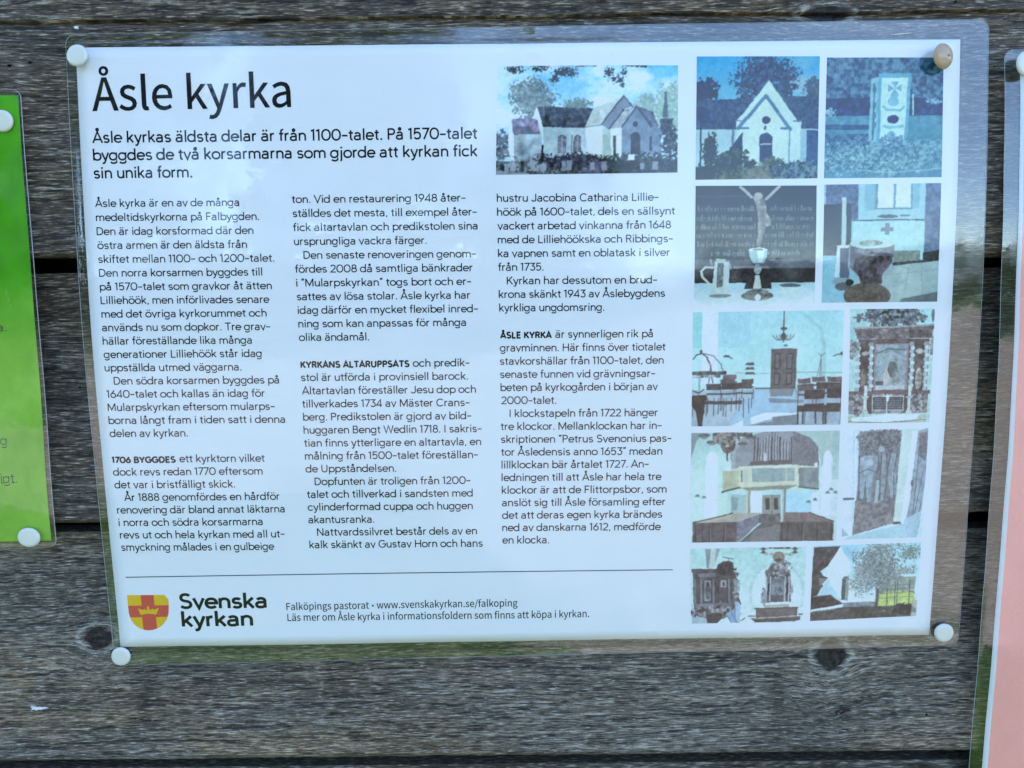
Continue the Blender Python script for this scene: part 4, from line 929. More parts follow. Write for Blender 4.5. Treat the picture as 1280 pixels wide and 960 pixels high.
# 4 chalice and tankard before a dark inscribed board
p = Pic(50, 42, 928, 918, (52, 76, 92), 4, 340)
p.rect(50, 42, 928, 580, (50, 74, 90), c2=(62, 88, 102), k=30); p.line([(50, 120), (420, 118)], 14, (84, 98, 118)); p.line([(560, 130), (928, 110)], 8, (72, 90, 108))
for y, a, b in ((215, 70, 470), (215, 590, 890), (285, 60, 470), (285, 610, 900), (345, 60, 480), (345, 600, 880), (405, 60, 480), (405, 560, 910), (470, 70, 470), (470, 545, 900), (535, 170, 410), (535, 580, 800)):
    x = a; r_ = random.Random(y + a)
    while x < b:
        h = r_.choice((14, 16, 30)); w_ = r_.uniform(5, 14)
        p.line([(x, y + 10), (x + w_ * .3, y - h), (x + w_, y + 8)] if r_.random() < .6 else [(x, y - 10), (x + w_, y - 12), (x + w_ * .6, y + 12)], 4.5, (142, 168, 178), .75); x += w_ + r_.choice((4, 5, 6, 16))
p.rect(50, 575, 928, 640, (96, 108, 128), tex=.1); p.rect(50, 640, 928, 745, (66, 66, 88), tex=.15); p.rect(330, 622, 590, 640, (128, 138, 155)); p.line([(50, 742), (928, 738)], 8, (45, 55, 68))
p.rect(50, 745, 928, 918, (190, 225, 238)); p.vgrad(745, (160, 208, 225), 918, (205, 232, 245), p.Y > 745); p.poly([(435, 700), (600, 700), (610, 790), (410, 790)], (70, 72, 92))
p.poly([(640, 42), (928, 42), (928, 580), (905, 580), (905, 150), (860, 60)], (50, 72, 100), al=.5)
fl = (172, 186, 190); fs2 = (120, 128, 132)
p.line([(372, 52), (455, 122)], 20, fl); p.line([(658, 48), (560, 140)], 22, fl); p.ell(503, 122, 32, 32, fl, c2=(150, 160, 165)); p.poly([(462, 118), (545, 140), (562, 190), (560, 235), (600, 285), (600, 330), (560, 335), (545, 320), (505, 300), (497, 235), (488, 180)], fl, c2=(125, 135, 140), k=26)
p.poly([(500, 300), (540, 312), (530, 390), (512, 480), (493, 480), (506, 390)], fl, c2=fs2, k=20); p.poly([(530, 315), (562, 325), (545, 400), (522, 490), (508, 490), (525, 400)], (160, 172, 175), c2=fs2, k=20)
p.poly([(440, 502), (578, 502), (570, 560), (548, 600), (475, 600), (450, 560)], (150, 200, 210)); p.ell(508, 502, 68, 12, (205, 228, 232)); p.ell(508, 503, 40, 7, (110, 130, 130)); p.poly([(500, 515), (555, 512), (540, 590), (510, 595)], (195, 232, 238))
p.ell(507, 645, 26, 40, (165, 195, 205), c2=(90, 105, 115), k=20); p.poly([(492, 690), (522, 690), (538, 785), (475, 785)], (185, 210, 215)); p.ell(508, 840, 118, 34, (92, 105, 108), c2=(165, 180, 180), k=14); p.ell(508, 815, 85, 24, (150, 165, 170), c2=(90, 100, 105), k=16); p.ell(512, 850, 22, 24, (215, 235, 240))
p.poly([(192, 590), (300, 590), (302, 838), (178, 838)], (180, 212, 220)); p.poly([(215, 600), (262, 600), (255, 770), (212, 780)], (88, 108, 115), c2=(120, 145, 150)); p.rect(205, 568, 275, 592, (165, 195, 200)); p.ell(240, 838, 80, 14, (130, 150, 155)); p.line([(180, 630), (130, 630), (100, 660), (105, 700), (165, 755)], 16, (190, 212, 215)); p.line([(165, 575), (175, 610)], 14, (150, 170, 175)); p.line([(300, 605), (312, 640)], 12, (150, 175, 180))
p.ell(748, 765, 78, 14, (85, 110, 125)); p.poly([(680, 775), (820, 775), (810, 825), (682, 825)], (185, 220, 228)); p.rect(740, 800, 928, 900, (190, 222, 235), al=.6)
reg('silver chalice and tankard before a dark board with old lettering', ((869.5, 232.3), (1020.8, 231.9), (1017.9, 382), (867.4, 383.2)), p, .9)

# 5 baptismal font
p = Pic(50, 28, 900, 890, (150, 210, 225), 5)
p.rect(60, 28, 300, 200, (92, 125, 180), tex=.12); p.rect(200, 120, 300, 280, (88, 120, 170), tex=.15); p.rect(50, 170, 250, 545, (48, 72, 92), c2=(72, 95, 110), k=36); p.rect(50, 540, 250, 890, (130, 185, 212)); p.rect(300, 28, 790, 280, (155, 212, 232)); p.rect(265, 280, 785, 590, (165, 222, 236))
p.rect(345, 28, 420, 220, (130, 195, 222)); p.rect(700, 28, 745, 210, (130, 195, 222)); p.rect(440, 28, 555, 200, (205, 236, 246)); p.rect(572, 28, 680, 195, (205, 236, 246)); p.rect(420, 28, 440, 210, (110, 165, 205)); p.rect(555, 28, 570, 210, (120, 175, 210)); p.rect(682, 28, 697, 210, (115, 170, 205)); p.rect(420, 203, 690, 212, (100, 150, 190))
p.rect(255, 282, 785, 294, (72, 105, 160)); p.ell(515, 262, 75, 14, (80, 115, 150)); p.ell(640, 256, 40, 8, (95, 140, 175)); p.rect(498, 312, 532, 398, (118, 142, 175)); p.rect(470, 342, 558, 372, (118, 142, 175))
p.rect(788, 28, 900, 590, (78, 118, 178), c2=(105, 145, 195), k=26); p.rect(565, 512, 760, 592, (120, 150, 145), tex=.15); p.poly([(780, 525), (900, 510), (900, 585), (560, 625), (560, 595), (780, 580)], (50, 62, 80), c2=(70, 85, 100), k=40)
p.poly([(50, 640), (560, 620), (900, 590), (900, 890), (50, 890)], (140, 178, 188), c2=(165, 198, 205), k=9); p.poly([(50, 560), (250, 560), (300, 760), (210, 890), (50, 890)], (132, 195, 220)); p.poly([(640, 860), (900, 815), (900, 890), (620, 890)], (100, 122, 135)); p.line([(600, 620), (680, 640), (660, 800)], 3, (115, 145, 160)); p.line([(770, 600), (790, 860)], 3, (118, 150, 160)); p.line([(500, 690), (890, 650)], 3, (120, 150, 160))
p.rect(180, 122, 214, 470, (175, 215, 225)); p.poly([(148, 470), (240, 465), (245, 490), (180, 500), (180, 700), (140, 700), (152, 490)], (185, 222, 232)); p.poly([(175, 490), (242, 485), (245, 710), (178, 715)], (88, 108, 142)); p.ell(195, 735, 75, 30, (130, 165, 185)); p.ell(205, 770, 62, 30, (92, 105, 125)); p.ell(250, 740, 30, 25, (60, 72, 90))
p.poly([(245, 465), (575, 460), (560, 600), (490, 680), (480, 745), (330, 745), (310, 690), (245, 640)], (92, 100, 128), c2=(125, 140, 165), k=24); p.poly([(290, 560), (350, 545), (560, 550), (556, 590), (490, 675), (480, 740), (330, 740), (315, 685), (270, 640)], (66, 58, 80), c2=(112, 100, 128), k=34); p.ell(410, 458, 168, 36, (172, 215, 225)); p.ell(398, 455, 85, 22, (105, 135, 150), c2=(160, 195, 205), k=20); p.line([(242, 480), (240, 630), (320, 705)], 7, (150, 175, 195))
p.ell(382, 840, 172, 100, (108, 100, 98), tex=.15, k=50); p.rect(330, 700, 490, 750, (78, 70, 88), c2=(100, 95, 115), k=30)
reg('carved baptismal font in front of a white altar', ((1030.3, 230.8), (1176.5, 228.8), (1171.4, 377), (1026.9, 378.4)), p, 1.1)

# 6 nave with rows of chairs
p = Pic(30, 52, 1155, 915, (160, 212, 220), 6, 380)
p.vgrad(52, (150, 208, 222), 640, (172, 220, 226)); p.rect(30, 52, 98, 320, (120, 195, 205), al=.7); p.rect(100, 52, 218, 600, (190, 215, 232)); p.rect(218, 52, 460, 320, (142, 196, 218), al=.55); p.put(np.clip((p.nz(3) - .5) * 3, 0, 1) * (p.Y < 500), (175, 222, 228), .5)
p.line([(860, 80), (980, 180), (1010, 300), (1020, 540)], 26, (140, 192, 200), .6); p.line([(350, 510), (610, 515)], 4, (110, 140, 150)); p.line([(810, 510), (1155, 515)], 4, (110, 140, 150)); p.rect(500, 620, 620, 632, (95, 110, 115))
p.poly([(30, 640), (1155, 632), (1155, 915), (30, 915)], (140, 165, 185), c2=(158, 186, 205), k=12); p.poly([(490, 640), (800, 640), (820, 800), (420, 915), (300, 915)], (150, 190, 218)); p.poly([(600, 700), (880, 720), (860, 740), (620, 740)], (120, 145, 165)); p.poly([(470, 850), (600, 810), (880, 820), (700, 840), (480, 905)], (200, 222, 238)); p.poly([(640, 845), (830, 830), (830, 905), (440, 915), (640, 880)], (118, 138, 152)); p.poly([(310, 915), (420, 868), (420, 915)], (198, 220, 238))
p.rect(620, 332, 808, 632, (104, 104, 108), tex=.1); 
for x, y, w_, h in ((645, 365, 45, 120), (735, 365, 45, 120), (645, 510, 45, 95), (735, 510, 45, 95)): p.rect(x, y, x + w_, y + h, (80, 80, 86)); p.rect(x + 8, y + 10, x + w_ - 8, y + h - 10, (112, 112, 116))
p.poly([(615, 632), (800, 632), (780, 690), (620, 690)], (118, 125, 130), al=.8)
p.line([(705, 52), (705, 150)], 7, (60, 70, 78)); p.line([(705, 120), (705, 280)], 10, (78, 88, 95)); p.ell(705, 240, 20, 30, (80, 90, 96)); p.ell(706, 180, 26, 12, (88, 98, 104))
for sx in (-1, 1):
    for q in (28, 52, 78): p.line([(705, 262), (705 + sx * q * .6, 268), (705 + sx * q, 250 - q * .1), (705 + sx * q, 228)], 5, (90, 100, 106))
p.ell(722, 310, 18, 10, (95, 140, 145))
p.line([(35, 400), (60, 368), (100, 360), (140, 390), (165, 450), (185, 580)], 8, (62, 78, 98)); p.line([(110, 362), (190, 380), (245, 440), (262, 500)], 6, (78, 95, 112)); p.ell(92, 345, 10, 14, (70, 85, 98)); p.line([(155, 585), (165, 450), (130, 385)], 5, (80, 95, 110))
p.rect(30, 495, 285, 522, (58, 68, 78), c2=(100, 110, 120), k=50); p.rect(30, 520, 240, 540, (70, 85, 95), c2=(170, 200, 215), k=60); p.rect(80, 540, 92, 640, (130, 160, 180))
p.line([(262, 385), (300, 385), (330, 400)], 8, (88, 98, 104)); p.ell(285, 380, 20, 10, (85, 95, 100)); p.line([(1085, 390), (1120, 375), (1155, 385)], 8, (95, 108, 112)); p.ell(1145, 372, 14, 14, (92, 100, 106))
for y in (445, 478, 515): p.poly([(425, y + 8), (440, y - 12), (490, y - 12), (500, y + 8)], (98, 102, 108)); 
p.line([(990, 380), (985, 540)], 8, (115, 140, 148)); p.line([(965, 540), (990, 400), (1015, 370)], 5, (115, 140, 148)); p.line([(1000, 540), (990, 400), (970, 370)], 5, (120, 145, 150))
r_ = random.Random(3)
def chair(x, y, w_, h, c, leg):
    p.poly([(x, y), (x + w_, y - 3), (x + w_ + 3, y + h * .62), (x + 3, y + h * .62)], c, tex=.15, k=50); p.rect(x + 2, y + h * .95, x + w_ + 6, y + h * 1.1, (82, 82, 88)); p.line([(x + 6, y + h), (x + 6, y + h + leg)], 5, (78, 84, 92)); p.line([(x + w_, y + h), (x + w_, y + h + leg)], 5, (78, 84, 92))
for a in ((260, 525, 100, 50, (125, 108, 122), 60), (240, 555, 110, 55, (110, 98, 108), 70), (400, 560, 90, 55, (98, 92, 98), 90), (820, 560, 95, 55, (112, 95, 105), 90), (925, 548, 100, 60, (125, 106, 118), 90), (1040, 548, 110, 60, (118, 100, 112), 90)): chair(*a)
for a in ((135, 590, 110, 75, (84, 86, 92), 130), (250, 588, 115, 75, (80, 82, 88), 130), (360, 585, 120, 75, (92, 86, 92), 120), (30, 680, 110, 60, (72, 70, 72), 100), (820, 600, 120, 80, (104, 96, 104), 110), (960, 590, 190, 80, (92, 86, 92), 110), (875, 645, 145, 110, (84, 80, 86), 150), (1040, 640, 112, 110, (78, 74, 80), 150)): chair(*a)
p.rect(820, 760, 1145, 810, (86, 80, 84), tex=.12); p.rect(120, 720, 410, 745, (86, 86, 92), tex=.2)
for x in (828, 865, 962, 1020, 1035): p.line([(x, 800), (x + 2, 900)], 12, (82, 78, 82))
for x in (150, 195, 230, 270, 290, 330, 390, 420, 460): p.line([(x, 700), (x - 2, 800 + r_.random() * 60)], 6, (80, 84, 94))
p.poly([(30, 680), (130, 670), (125, 800), (110, 915), (80, 915), (60, 800), (30, 760)], (72, 66, 64), tex=.25, k=40); p.line([(35, 640), (80, 660), (120, 630)], 8, (70, 76, 84))
reg('church interior with rows of chairs facing a wooden door', ((866.3, 390.4), (1055, 387.6), (1050.3, 530.8), (864.2, 533)), p, .5)

# 7 carved altarpiece
p = Pic(100, 38, 755, 915, (165, 205, 210), 7, 280)
p.rect(100, 38, 240, 300, (150, 200, 208)); p.rect(640, 38, 755, 200, (160, 215, 222)); p.foliage(440, 90, 215, 75, (62, 72, 88), (125, 140, 155), .95, 26); p.foliage(440, 60, 90, 50, (42, 50, 62), (150, 170, 178), .9, 26)
p.ell(165, 105, 18, 34, (90, 110, 118)); p.line([(125, 100), (205, 108)], 10, (95, 115, 122)); p.ell(742, 90, 14, 50, (112, 128, 135))
p.poly([(130, 180), (755, 158), (755, 185), (700, 250), (160, 265)], (118, 112, 118), tex=.2, k=40); p.line([(130, 180), (440, 175), (755, 160)], 14, (150, 165, 170)); p.rect(160, 200, 740, 260, (122, 112, 118), c2=(92, 84, 92), k=24); p.rect(300, 190, 560, 265, (110, 100, 108), c2=(140, 140, 145), k=30)
p.rect(170, 265, 720, 670, (96, 82, 84), c2=(118, 104, 108), k=20); p.rect(185, 290, 258, 660, (82, 74, 74), c2=(108, 100, 100), k=18); p.rect(612, 285, 690, 660, (84, 76, 76), c2=(110, 102, 104), k=18)
p.rect(295, 300, 560, 660, (138, 134, 146)); p.rect(308, 310, 545, 650, (120, 148, 162), c2=(152, 178, 188), k=16); p.line([(310, 440), (360, 390), (430, 370), (500, 400), (540, 420)], 16, (150, 172, 182)); p.line([(310, 380), (400, 340), (540, 350)], 10, (95, 118, 130)); p.ell(440, 500, 40, 62, (92, 112, 112)); p.ell(390, 560, 24, 60, (170, 182, 185)); p.ell(468, 560, 30, 65, (160, 172, 178), c2=(110, 118, 122), k=24); p.rect(310, 590, 370, 625, (90, 100, 100)); p.poly([(310, 620), (540, 620), (540, 650), (310, 655)], (168, 188, 198))
for x in (165, 268, 590, 702):
    for i in range(13): p.ell(x + (4 if i % 2 else -4), 305 + i * 29, 18, 17, (172, 202, 212) if i % 2 else (148, 178, 190))
    p.rect(x - 16, 290, x + 16, 318, (140, 150, 155))
p.ell(208, 575, 20, 85, (140, 128, 122), c2=(100, 90, 88), k=22); p.ell(648, 570, 26, 85, (168, 180, 178), c2=(120, 120, 118), k=22); p.ell(648, 360, 30, 22, (165, 175, 178)); p.ell(222, 375, 30, 16, (150, 160, 160)); p.foliage(125, 340, 36, 60, (100, 110, 118), (150, 165, 172), .9, 30); p.foliage(748, 330, 24, 70, (105, 112, 118), (150, 160, 168), .9, 30)
p.rect(95, 665, 745, 690, (122, 98, 104)); p.rect(95, 690, 730, 840, (108, 104, 110), c2=(150, 158, 165), k=26); p.foliage(175, 765, 45, 75, (92, 88, 98), (170, 180, 185), .95, 30); p.foliage(645, 755, 50, 75, (90, 86, 96), (172, 182, 188), .95, 30); p.rect(245, 690, 285, 840, (96, 86, 90)); p.rect(535, 690, 572, 840, (98, 88, 92)); p.rect(285, 700, 540, 820, (160, 175, 182)); p.rect(295, 710, 530, 812, (72, 82, 92))
for y in range(725, 810, 14): p.line([(305, y), (520, y)], 5, (150, 165, 178), .8)
p.line([(405, 690), (405, 850)], 8, (185, 205, 212)); p.line([(370, 690), (405, 715), (440, 690)], 7, (185, 205, 212)); p.ell(408, 720, 12, 28, (200, 215, 220))
for x in (232, 582): p.rect(x - 12, 620, x + 12, 850, (180, 205, 212)); p.poly([(x - 34, 708), (x + 34, 700), (x + 14, 728), (x - 14, 728)], (165, 185, 192)); p.poly([(x - 14, 810), (x + 14, 810), (x + 34, 850), (x - 34, 850)], (170, 195, 200))
p.poly([(85, 860), (725, 850), (725, 915), (90, 915)], (165, 185, 178)); p.poly([(125, 870), (400, 850), (670, 850), (650, 885), (400, 905), (130, 900)], (192, 224, 235)); p.line([(95, 900), (400, 912), (725, 890)], 4, (100, 110, 110))
reg('richly carved altarpiece with twisted columns', ((1063.1, 386.5), (1168.7, 385.7), (1161.3, 527.8), (1059.9, 529)), p, .4, contrast=16)

# 8 organ gallery over closed pews
p = Pic(20, 58, 1135, 885, (170, 212, 215), 8, 380)
p.rect(20, 58, 300, 700, (168, 215, 215)); p.vgrad(58, (150, 195, 200), 400, (180, 220, 220), p.X < 300); p.poly([(20, 250), (60, 120), (120, 58), (20, 58)], (128, 155, 162)); p.rect(985, 58, 1135, 740, (182, 212, 222)); p.poly([(800, 58), (1135, 58), (1135, 200), (1000, 330), (980, 200)], (158, 192, 195)); p.rect(1085, 60, 1135, 420, (150, 182, 185), al=.6)
for x, w_ in ((178, 46), (1045, 30)): p.ell(x, 260, w_, 60, (208, 225, 242)); p.poly([(x - w_, 260), (x + w_, 260), (x + w_ * .9, 690), (x - w_ * 1.3, 700)], (206, 224, 242))
p.poly([(330, 335), (310, 220), (400, 100), (560, 58), (790, 58), (920, 110), (975, 180), (985, 325)], (138, 148, 160), tex=.08, k=30); p.poly([(780, 58), (920, 110), (975, 180), (985, 325), (780, 320)], (122, 126, 136), tex=.10)
p.line([(385, 120), (340, 200), (335, 330)], 30, (150, 170, 180), .8)
for i in range(26):
    x = 492 + i * 11; t_ = 140 - 75 * math.exp(-((x - 632) / 60) ** 2); p.line([(x, t_), (x, 275)], 6, (158, 170, 182) if i % 2 else (92, 96, 108))
for x in (490, 512, 620, 680, 765): p.rect(x, 100, x + 12, 290, (98, 92, 96))
p.poly([(465, 275), (780, 268), (780, 300), (465, 305)], (108, 100, 104)); p.ell(578, 245, 10, 35, (180, 190, 195))
p.poly([(255, 345), (385, 318), (820, 308), (985, 325), (990, 490), (830, 470), (470, 475), (260, 505)], (188, 205, 192)); p.poly([(255, 345), (385, 335), (390, 470), (260, 500)], (165, 178, 160), c2=(185, 200, 180), k=14); p.poly([(830, 330), (985, 328), (988, 485), (835, 465)], (150, 175, 180), c2=(120, 135, 142), k=12); p.rect(480, 330, 800, 428, (140, 168, 172), tex=.06); p.rect(398, 340, 408, 425, (95, 108, 108)); p.rect(412, 338, 450, 425, (175, 195, 190)); p.rect(728, 330, 748, 425, (165, 185, 182)); p.line([(380, 318), (820, 308)], 8, (205, 220, 212)); p.line([(390, 440), (830, 432)], 14, (190, 205, 190)); p.poly([(390, 468), (830, 455), (750, 485), (450, 492)], (138, 150, 135)); p.line([(255, 500), (390, 470)], 14, (100, 108, 100)); p.line([(985, 490), (835, 468)], 12, (100, 110, 108)); p.ell(302, 328, 16, 12, (215, 232, 240)); p.ell(960, 310, 12, 20, (205, 220, 228))
p.rect(325, 510, 990, 665, (165, 212, 230)); p.rect(325, 520, 440, 665, (150, 185, 190)); p.rect(475, 500, 560, 665, (195, 222, 235)); p.rect(560, 525, 700, 690, (140, 152, 152)); p.rect(585, 550, 618, 638, (82, 80, 70)); p.rect(650, 550, 682, 638, (82, 80, 70)); p.rect(632, 530, 640, 690, (105, 115, 118)); p.rect(745, 515, 935, 665, (160, 210, 232)); p.rect(935, 510, 990, 700, (200, 225, 240)); p.poly([(330, 540), (380, 545), (375, 640), (335, 645)], (128, 160, 165))
p.rect(440, 490, 472, 700, (180, 195, 182)); p.rect(455, 490, 470, 700, (140, 152, 142)); p.rect(712, 485, 742, 735, (172, 190, 185)); p.rect(728, 485, 742, 735, (128, 140, 140))
p.poly([(40, 728), (340, 660), (560, 660), (375, 728)], (175, 180, 170)); p.poly([(340, 660), (560, 665), (380, 735), (100, 735), (330, 690)], (160, 162, 158), al=.6); p.poly([(725, 735), (740, 660), (920, 662), (1110, 735)], (135, 120, 120), tex=.08)
p.line([(40, 728), (340, 662)], 8, (85, 82, 82)); p.line([(920, 662), (1110, 735)], 8, (88, 84, 86))
p.rect(38, 730, 372, 888, (98, 90, 98), c2=(112, 104, 112), k=30); p.poly([(372, 730), (560, 668), (560, 720), (385, 885), (372, 885)], (128, 132, 152), tex=.12); p.poly([(560, 690), (700, 690), (700, 885), (390, 885), (560, 740)], (108, 110, 116)); p.poly([(540, 670), (700, 670), (705, 730), (540, 740)], (100, 98, 100), c2=(128, 128, 130), k=40); p.poly([(520, 790), (700, 750), (700, 885), (420, 885)], (126, 128, 132)); p.rect(700, 735, 1110, 882, (96, 90, 92), c2=(112, 106, 108), k=30)
for x in (60, 115, 165, 275, 720, 760, 870, 985, 1095): p.line([(x, 745), (x, 880)], 5, (68, 62, 68))
for x in (175, 285, 880): p.line([(x, 745), (x, 880)], 4, (135, 130, 138))
for x, y, r1, r2 in ((118, 78, 45, 14), (175, 130, 42, 14), (405, 145, 38, 14), (468, 100, 40, 16)): p.ell(x, y, r1, r2, (105, 110, 112)); p.ell(x, y + 16, r1 * .5, 10, (130, 140, 140))
p.ell(295, 150, 56, 62, (128, 120, 116), c2=(82, 76, 74), k=26); p.ell(290, 148, 20, 20, (190, 175, 172)); p.line([(290, 200), (292, 262)], 12, (88, 84, 84)); p.rect(180, 62, 480, 92, (130, 145, 148), c2=(80, 82, 84), k=40); p.foliage(290, 95, 90, 45, (88, 84, 82), (150, 155, 152), .9, 50)
for x, y in ((70, 525), (120, 535), (1080, 490), (1055, 515), (1112, 512), (960, 565), (910, 580)): p.ell(x, y, 14, 10, (110, 130, 132)); p.line([(x - 20, y + 8), (x + 20, y + 10)], 4, (120, 142, 145))
reg('organ gallery above closed wooden pews', ((864.2, 541.3), (1049.8, 538), (1045, 675.8), (862.5, 678.3)), p, .3)

# 9 carved grave slabs on a white wall
p = Pic(85, 40, 765, 915, (180, 215, 228), 9, 260)
p.rect(85, 40, 165, 900, (192, 216, 236)); p.rect(165, 40, 215, 860, (175, 210, 230)); p.rect(180, 55, 195, 860, (200, 224, 240)); p.rect(90, 578, 185, 592, (98, 112, 122)); p.poly([(85, 820), (140, 880), (85, 890)], (150, 180, 200))
p.poly([(215, 52), (552, 50), (515, 790), (170, 880), (205, 560)], (112, 118, 128), c2=(138, 148, 158), k=22); p.foliage(380, 130, 165, 95, (95, 100, 112), (138, 148, 158), .9, 34)
p.poly([(222, 250), (365, 240), (360, 340), (330, 400), (320, 600), (290, 620), (270, 450), (255, 590), (225, 580), (215, 400)], (150, 180, 200), c2=(128, 150, 168), k=20); p.poly([(400, 190), (440, 190), (425, 600), (395, 610)], (145, 168, 182), c2=(122, 138, 150), k=26); p.poly([(470, 230), (510, 230), (520, 560), (490, 600), (450, 420)], (150, 178, 195), c2=(128, 148, 160), k=24); p.poly([(365, 440), (385, 440), (375, 640), (345, 640)], (155, 182, 198))
for q in ([(222, 250), (215, 400), (225, 580)], [(365, 240), (380, 350), (350, 420)], [(400, 190), (390, 400), (395, 600)], [(430, 200), (450, 380), (430, 600)], [(520, 240), (500, 400), (510, 580)], [(215, 380), (280, 350), (340, 370)], [(270, 450), (265, 560)], [(470, 230), (455, 330)], [(250, 635), (510, 640)], [(370, 60), (372, 200)]): p.line(q, 7, (88, 96, 108), .8)
p.ell(300, 300, 34, 28, (160, 185, 200)); p.ell(395, 195, 26, 22, (155, 178, 192)); p.poly([(190, 600), (515, 640), (505, 790), (175, 870)], (120, 120, 128), c2=(142, 148, 156), k=30)
p.poly([(552, 50), (680, 45), (640, 600), (600, 830), (512, 780), (540, 400)], (182, 212, 215)); p.poly([(640, 60), (680, 60), (640, 640), (600, 800), (575, 780), (600, 500)], (205, 226, 242)); p.rect(515, 780, 575, 800, (100, 104, 108)); p.line([(570, 800), (600, 830)], 10, (105, 110, 115))
p.poly([(680, 60), (765, 34), (765, 380), (735, 800), (715, 915), (600, 900), (640, 640), (650, 460)], (128, 145, 160), c2=(150, 178, 200), k=18); p.poly([(690, 80), (760, 60), (755, 300), (700, 260)], (118, 122, 132), tex=.2); p.ell(655, 470, 14, 28, (110, 120, 132))
for q in ([(700, 100), (690, 400), (670, 750)], [(740, 380), (700, 640), (680, 750)], [(735, 640), (720, 760)]): p.line(q, 7, (95, 108, 122), .8)
p.poly([(140, 890), (600, 800), (640, 900), (720, 915), (85, 930)], (158, 200, 218)); p.poly([(600, 760), (740, 700), (715, 915), (600, 915)], (160, 200, 222), al=.8)
reg('grey carved grave slabs leaning against a white wall', ((1053.8, 537.6), (1160.4, 535.3), (1152.5, 671.4), (1052.2, 674.5)), p, .3)

# 10 pulpit and altar
p = Pic(25, 78, 1215, 855, (172, 212, 216), 10, 330)
p.vgrad(78, (160, 208, 212), 855, (190, 220, 228)); p.poly([(180, 85), (335, 85), (260, 290), (200, 290)], (172, 200, 205)); p.poly([(180, 85), (240, 85), (215, 280), (195, 280)], (128, 150, 158)); p.poly([(290, 85), (330, 85), (275, 250)], (138, 162, 168))
th = np.hypot((p.X - 920) / 275, (p.Y - 560) / 330); p.put((np.abs(th - 1) < .06) & (p.Y < 760), (150, 190, 198), .35); p.put((th < .94) & (p.Y < 800) & (p.X > 640), (190, 220, 226), .7)
p.poly([(35, 290), (140, 288), (290, 290), (300, 260), (360, 215), (420, 205), (465, 225), (470, 310), (540, 345), (495, 360), (510, 560), (545, 660), (500, 850), (400, 750), (300, 855), (200, 855), (180, 800), (60, 740), (50, 330)], (96, 92, 102), c2=(78, 72, 82), k=20)
p.poly([(35, 640), (90, 760), (190, 800), (200, 855), (35, 855)], (150, 180, 195)); p.poly([(50, 640), (450, 640), (455, 700), (90, 695)], (110, 112, 125)); p.rect(90, 650, 270, 690, (122, 125, 138)); p.rect(100, 335, 290, 375, (108, 120, 135)); p.foliage(255, 740, 220, 55, (70, 62, 72), (150, 165, 172), .95, 34); p.ell(265, 800, 70, 55, (82, 74, 80))
for x in (65, 130, 258, 330, 420, 490): p.line([(x, 400), (x + 8, 630)], 22, (125, 135, 148), .8); p.line([(x - 12, 400), (x - 8, 630)], 6, (62, 60, 72), .8)
p.rect(170, 410, 235, 620, (135, 152, 165)); p.ell(205, 520, 30, 85, (92, 92, 105), c2=(120, 125, 135), k=24); p.ell(200, 445, 18, 24, (80, 82, 92)); p.rect(325, 400, 400, 620, (88, 86, 96)); p.rect(340, 410, 395, 480, (152, 165, 175)); p.ell(368, 450, 16, 26, (95, 92, 102)); p.line([(360, 170), (460, 188)], 9, (95, 102, 110)); p.line([(415, 180), (415, 215)], 8, (95, 102, 110)); p.ell(410, 262, 22, 14, (135, 118, 112)); p.foliage(380, 300, 90, 60, (64, 58, 66), (90, 84, 92), .95, 30)
p.poly([(400, 745), (480, 700), (500, 850), (440, 850)], (125, 160, 198)); p.poly([(480, 600), (545, 660), (535, 855), (500, 855)], (148, 182, 208)); p.line([(400, 770), (445, 855)], 6, (70, 90, 115)); p.line([(450, 740), (510, 850)], 6, (80, 100, 125)); p.line([(510, 560), (545, 660)], 10, (72, 76, 90))
p.rect(40, 285, 145, 320, (88, 90, 102)); p.poly([(470, 310), (545, 345), (480, 345)], (110, 118, 128)); p.foliage(495, 500, 30, 140, (82, 84, 96), (150, 165, 175), .8, 40)
p.poly([(805, 350), (870, 240), (990, 240), (1060, 360), (1070, 640), (800, 650)], (112, 112, 122), c2=(92, 88, 96), k=20); p.foliage(935, 300, 110, 80, (88, 88, 98), (160, 175, 182), .9, 40); p.rect(862, 400, 1000, 635, (132, 150, 165), c2=(105, 118, 130), k=26); p.rect(865, 570, 990, 635, (100, 98, 108), tex=.15)
for x in (812, 850, 1005, 1045): p.line([(x, 380), (x, 630)], 12, (168, 188, 198))
p.rect(822, 445, 842, 570, (62, 60, 68)); p.rect(1015, 445, 1035, 570, (62, 60, 68)); p.foliage(785, 570, 26, 70, (105, 115, 125), (150, 165, 175), .85, 40); p.foliage(1070, 520, 22, 60, (112, 122, 132), (150, 165, 175), .85, 40); p.line([(900, 540), (905, 480), (930, 520), (960, 480), (965, 540)], 7, (82, 92, 105)); p.ell(805, 330, 8, 26, (110, 118, 122))
p.ell(935, 180, 62, 58, (140, 138, 120), c2=(105, 102, 92), k=24); p.ell(930, 210, 40, 16, (92, 84, 78)); p.rect(830, 72, 1050, 95, (98, 100, 98), c2=(150, 160, 155), k=50)
for x in (775, 1095):
    for y in (95, 130): p.poly([(x - 45, y - 2), (x + 45, y - 2), (x, y + 16)], (92, 96, 100)); p.ell(x, y - 8, 18, 10, (95, 100, 104))
for x in (800, 860, 1010, 1060): p.ell(x, 150, 26, 14, (130, 140, 138), c2=(170, 190, 190), k=40)
